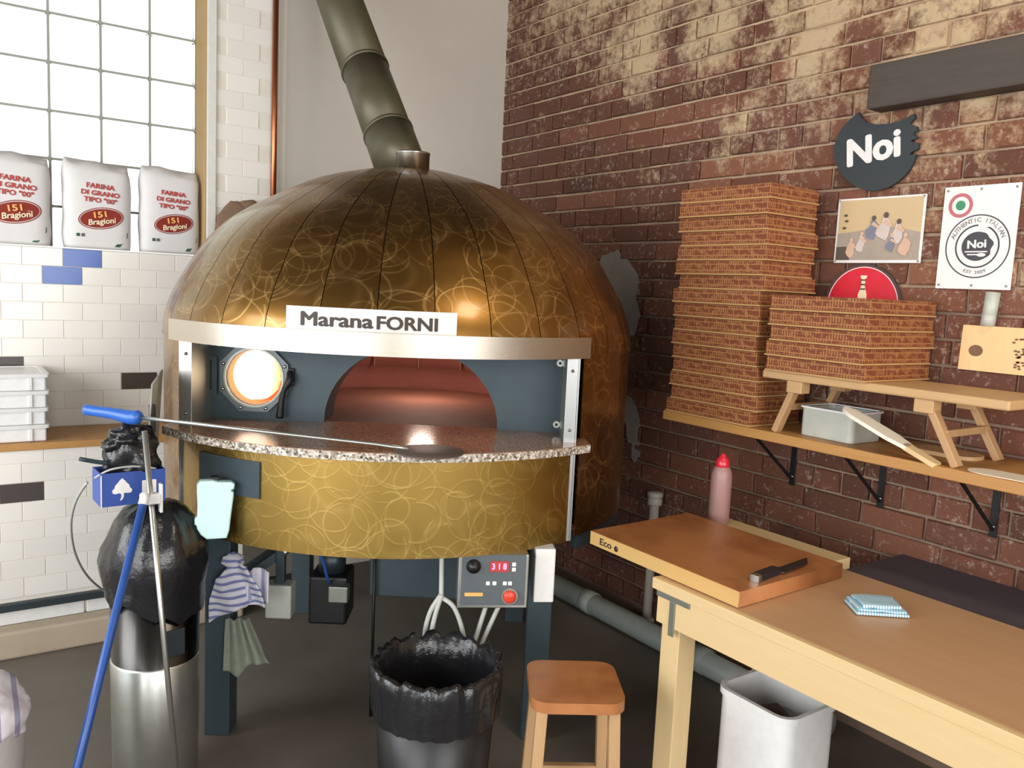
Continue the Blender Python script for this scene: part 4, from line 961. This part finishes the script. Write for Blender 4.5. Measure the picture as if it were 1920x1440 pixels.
# black shaped sign
c = wr(1643, 287)
sg = hung('black_sign', 'black cut-out wall sign with bitten edges and white Noi lettering', 'sign', c)
ol = [(1612, 211), (1618, 222), (1628, 230), (1645, 234), (1665, 233), (1685, 229), (1702, 222), (1716, 214), (1718, 221), (1712, 227), (1708, 233), (1716, 236), (1722, 238), (1722, 246), (1715, 249), (1716, 255), (1724, 258), (1712, 263), (1709, 266), (1724, 269), (1724, 280), (1714, 284), (1709, 287), (1707, 291), (1713, 291), (1720, 290), (1716, 303), (1709, 316), (1700, 328), (1686, 341), (1668, 352), (1648, 358), (1630, 358), (1612, 353), (1596, 343), (1583, 330), (1573, 315), (1567, 298), (1566, 281), (1569, 264), (1577, 247), (1588, 232), (1600, 221)]
plate('sign_board', [[(q[0]-c[0], q[1]-c[1]) for q in (wr(*p, -.02) for p in ol)]], .012, M['blackboard'], sg)
tc = wr(1636, 280, -.03)
text('lettering', 'Noi', .132, M['lettr'], sg, (tc[0]-c[0], tc[1]-c[1], .0125), .002, .0058, 1.02, radians(6))
# coloured print
c = wr(1652, 432); hw, hh = .165, .1145
pr = hung('art_print', 'small pale-bordered print of a group of figures under a sandy sky', 'print', c)
plate('paper', [rrect(-hw, hw, -hh, hh, .002)], .003, M['poster'], pr)
def pp(name, lp, mat, z): plate(name, [lp], .0008, M[mat], pr, Matrix.Translation((0, 0, z)))
pp('sky_area', rrect(-hw+.008, hw-.008, -hh+.010, hh-.006, .001), 'sky', .003)
pp('hill_area', [(-hw+.008, -.010), (-.06, .0), (.02, .012), (.09, .004), (hw-.008, -.012), (hw-.008, -hh+.01), (-hw+.008, -hh+.01)], 'hill', .0038)
pp('dark_corner', [(-hw+.008, -.058), (-.118, -.056), (-.10, -hh+.01), (-hw+.008, -hh+.01)], 'umber', .0046)
for x, y, s_, cl_ in ((-.10, -.055, .9, 'peach'), (-.06, -.035, .95, 'pale'), (-.02, .015, 1.1, 'slate'), (.025, .02, 1.25, 'pale'), (.075, .0, 1.1, 'pale'), (.055, -.04, .8, 'slate'), (.105, -.045, 1.0, 'peach')):
    rq = random.Random(int(x*1000)); N_ = 14
    pp('figure', [(x+.004*s_*sin(3*t_)+cos(t_)*(.019-.006*sin(t_))*s_*rq.uniform(.75, 1.2), y-.012*s_+sin(t_)*.032*s_*rq.uniform(.85, 1.1)) for t_ in [2*pi*i/N_ for i in range(N_)]], cl_, .0054+.0001*len(pr.children))
    pp('figure_head', circ(x+.003*s_, y+.024*s_, .0075*s_, 10, ry=.0085*s_), 'umber' if s_ > 1 else 'peach', .0062+.0001*len(pr.children))
    pp('figure_arm', [(x-.006*s_, y+.004*s_), (x+.022*s_, y-.010*s_), (x+.026*s_, y-.004*s_), (x+.004*s_, y+.012*s_)], 'peach', .0062+.0001*len(pr.children))
for x, y in ((-.13, .055), (-.125, .035), (-.132, .01)): pp('leaf_mark', circ(x, y, .008, 8, ry=.005), 'umber', .0040)
for x, y in ((-hw+.007, hh-.006), (hw-.007, hh-.006), (hw-.007, -hh+.006), (-hw+.007, -hh+.006)): lathe('pin', [(.003, .003), (.003, .006), (.001, .007)], M['bolt'], pr, 8, (x, y, 0))
# white poster
a, b_ = wr(1790, 350), wr(1893, 543); c = ((2.646+2.878)/2, (1.9445+1.6175)/2); hw, hh = .1175, .1635
po = hung('white_poster', 'white poster with a red and green roundel and a black ring emblem', 'poster', c)
plate('sheet', [rrect(-hw, hw, -hh, hh, .002)], .003, M['poster'], po)
def qq(name, loops, mat, z=.003): return plate(name, loops, .0007, M[mat], po, Matrix.Translation((0, 0, z)))
rx, ry = -.062, .103
qq('red_ring', [circ(rx, ry, .039), circ(rx, ry, .028)], 'salmon'); qq('green_dot', [circ(rx, ry, .0155)], 'grn')
ex, ey = .003, -.028
qq('outer_ring', [circ(ex, ey, .1005, 64), circ(ex, ey, .0965, 64)], 'darkgrey'); qq('inner_ring', [circ(ex, ey, .069, 48), circ(ex, ey, .064, 48)], 'darkgrey')
qq('ring_gap', [[(ex-.002, ey+.060), (ex+.05, ey+.060), (ex+.05, ey+.075), (ex-.002, ey+.072)]], 'poster', .0034)
blob = [(ex+(.048+.004*sin(7*t_)*(1 if cos(t_) > .2 else 0))*cos(t_), ey+.046*sin(t_)) for t_ in [2*pi*i/48 for i in range(48)]]
qq('dark_badge', [blob], 'darkgrey')
text('lettering', 'Noi', .036, M['lettr'], po, (ex-.001, ey+.006, .0042), .0006, .0012, 1.1, radians(4))
qq('badge_stroke', [rrect(ex-.036, ex+.034, ey-.019, ey-.015, .001)], 'lettr', .0038); qq('badge_stroke', [rrect(ex-.028, ex+.004, ey-.028, ey-.024, .001)], 'lettr', .0038)
qq('badge_spoon', [circ(ex+.016, ey-.027, .014, 16, ry=.006)], 'lettr', .0038)
def ringtext(s, R_, a0_, a1_, size, mat, flip=False):
    for i, ch in enumerate(s):
        if ch == ' ': continue
        t_ = radians(a0_+(a1_-a0_)*i/(len(s)-1))
        text('ring_letter', ch, size, M[mat], po, (ex+R_*cos(t_), ey+R_*sin(t_), .0035), .0006, .0003, 1, t_+(pi/2 if flip else -pi/2))
ringtext('AUTHENTIC ITALIAN', .083, 158, 24, .020, 'grey'); ringtext('EST 2009', .083, 248, 292, .015, 'grey', True)
for x in (-hw+.012, 0, hw-.012):
    for y in (hh-.012, -hh+.012): lathe('pin', [(.0035, .003), (.0035, .006), (.001, .007)], M['bolt'], po, 8, (x, y, 0))
# round red sign
c = wr(1622, 574)
rs = hung('red_sign', 'round red sign with a pale bottle emblem, half hidden behind the bench boxes', 'sign', c)
plate('disc', [circ(0, 0, .143, 64)], .008, M['red'], rs); plate('rim', [circ(0, 0, .149, 64), circ(0, 0, .141, 64)], .010, M['timber'], rs)
plate('white_line', [circ(0, 0, .139, 64), circ(0, 0, .136, 64)], .0006, M['lettr'], rs, Matrix.Translation((0, 0, .008)))
plate('bottle_emblem', [[(-.016, -.08), (.016, -.08), (.017, .04), (.007, .07), (.007, .098), (.012, .100), (.012, .108), (-.012, .108), (-.012, .100), (-.007, .098), (-.007, .07), (-.017, .04)]], .001, M['cream'], rs, Matrix.Translation((0, 0, .008)))
for z in (.092, .076, .06): plate('bottle_band', [rrect(-.010, .010, z-.003, z+.003, .001)], .0006, M['umber'], rs, Matrix.Translation((0, 0, .009)))
# burnt wooden sign and the pale roll above it
c = (2.888, 1.432)
ws = hung('wooden_sign', 'pale wooden board with a dark burnt knot and round woodburned emblem', 'sign', c)
plate('board', [[(-.130, .0715), (.30, .0715), (.30, -.0715), (-.1335, -.0715)]], .02, M['signw'], ws)
plate('burnt_knot', [circ(-.083, -.008, .022, 24, ry=.018)], .0006, M['burn'], ws, Matrix.Translation((0, 0, .02)))
rr_ = random.Random(4)
for i in range(110):
    a = rr_.uniform(0, 2*pi); q = .066*sqrt(rr_.random()); plate('emblem_leaf', [circ(.082+q*cos(a), -.008+q*sin(a), .0055, 7, ry=.0035)], .0006, M['burn'], ws, Matrix.Translation((0, 0, .02)))
plate('emblem_letter', [rrect(.072, .102, -.03, .02, .004), rrect(.081, .093, -.022, .012, .003)], .0008, M['ink'], ws, Matrix.Translation((0, 0, .0205)))
ro = thing('paper_roll', 'short pale roll standing on the top edge of the wooden sign', 'roll', (-.036, -2.832, 1.5045), Matrix.Rotation(radians(4), 4, 'X'))
lathe('roll', [(.001, 0), (.021, 0), (.021, .03), (.0195, .032), (.021, .034), (.021, .105), (.001, .106)], M['greyp'], ro, 20)
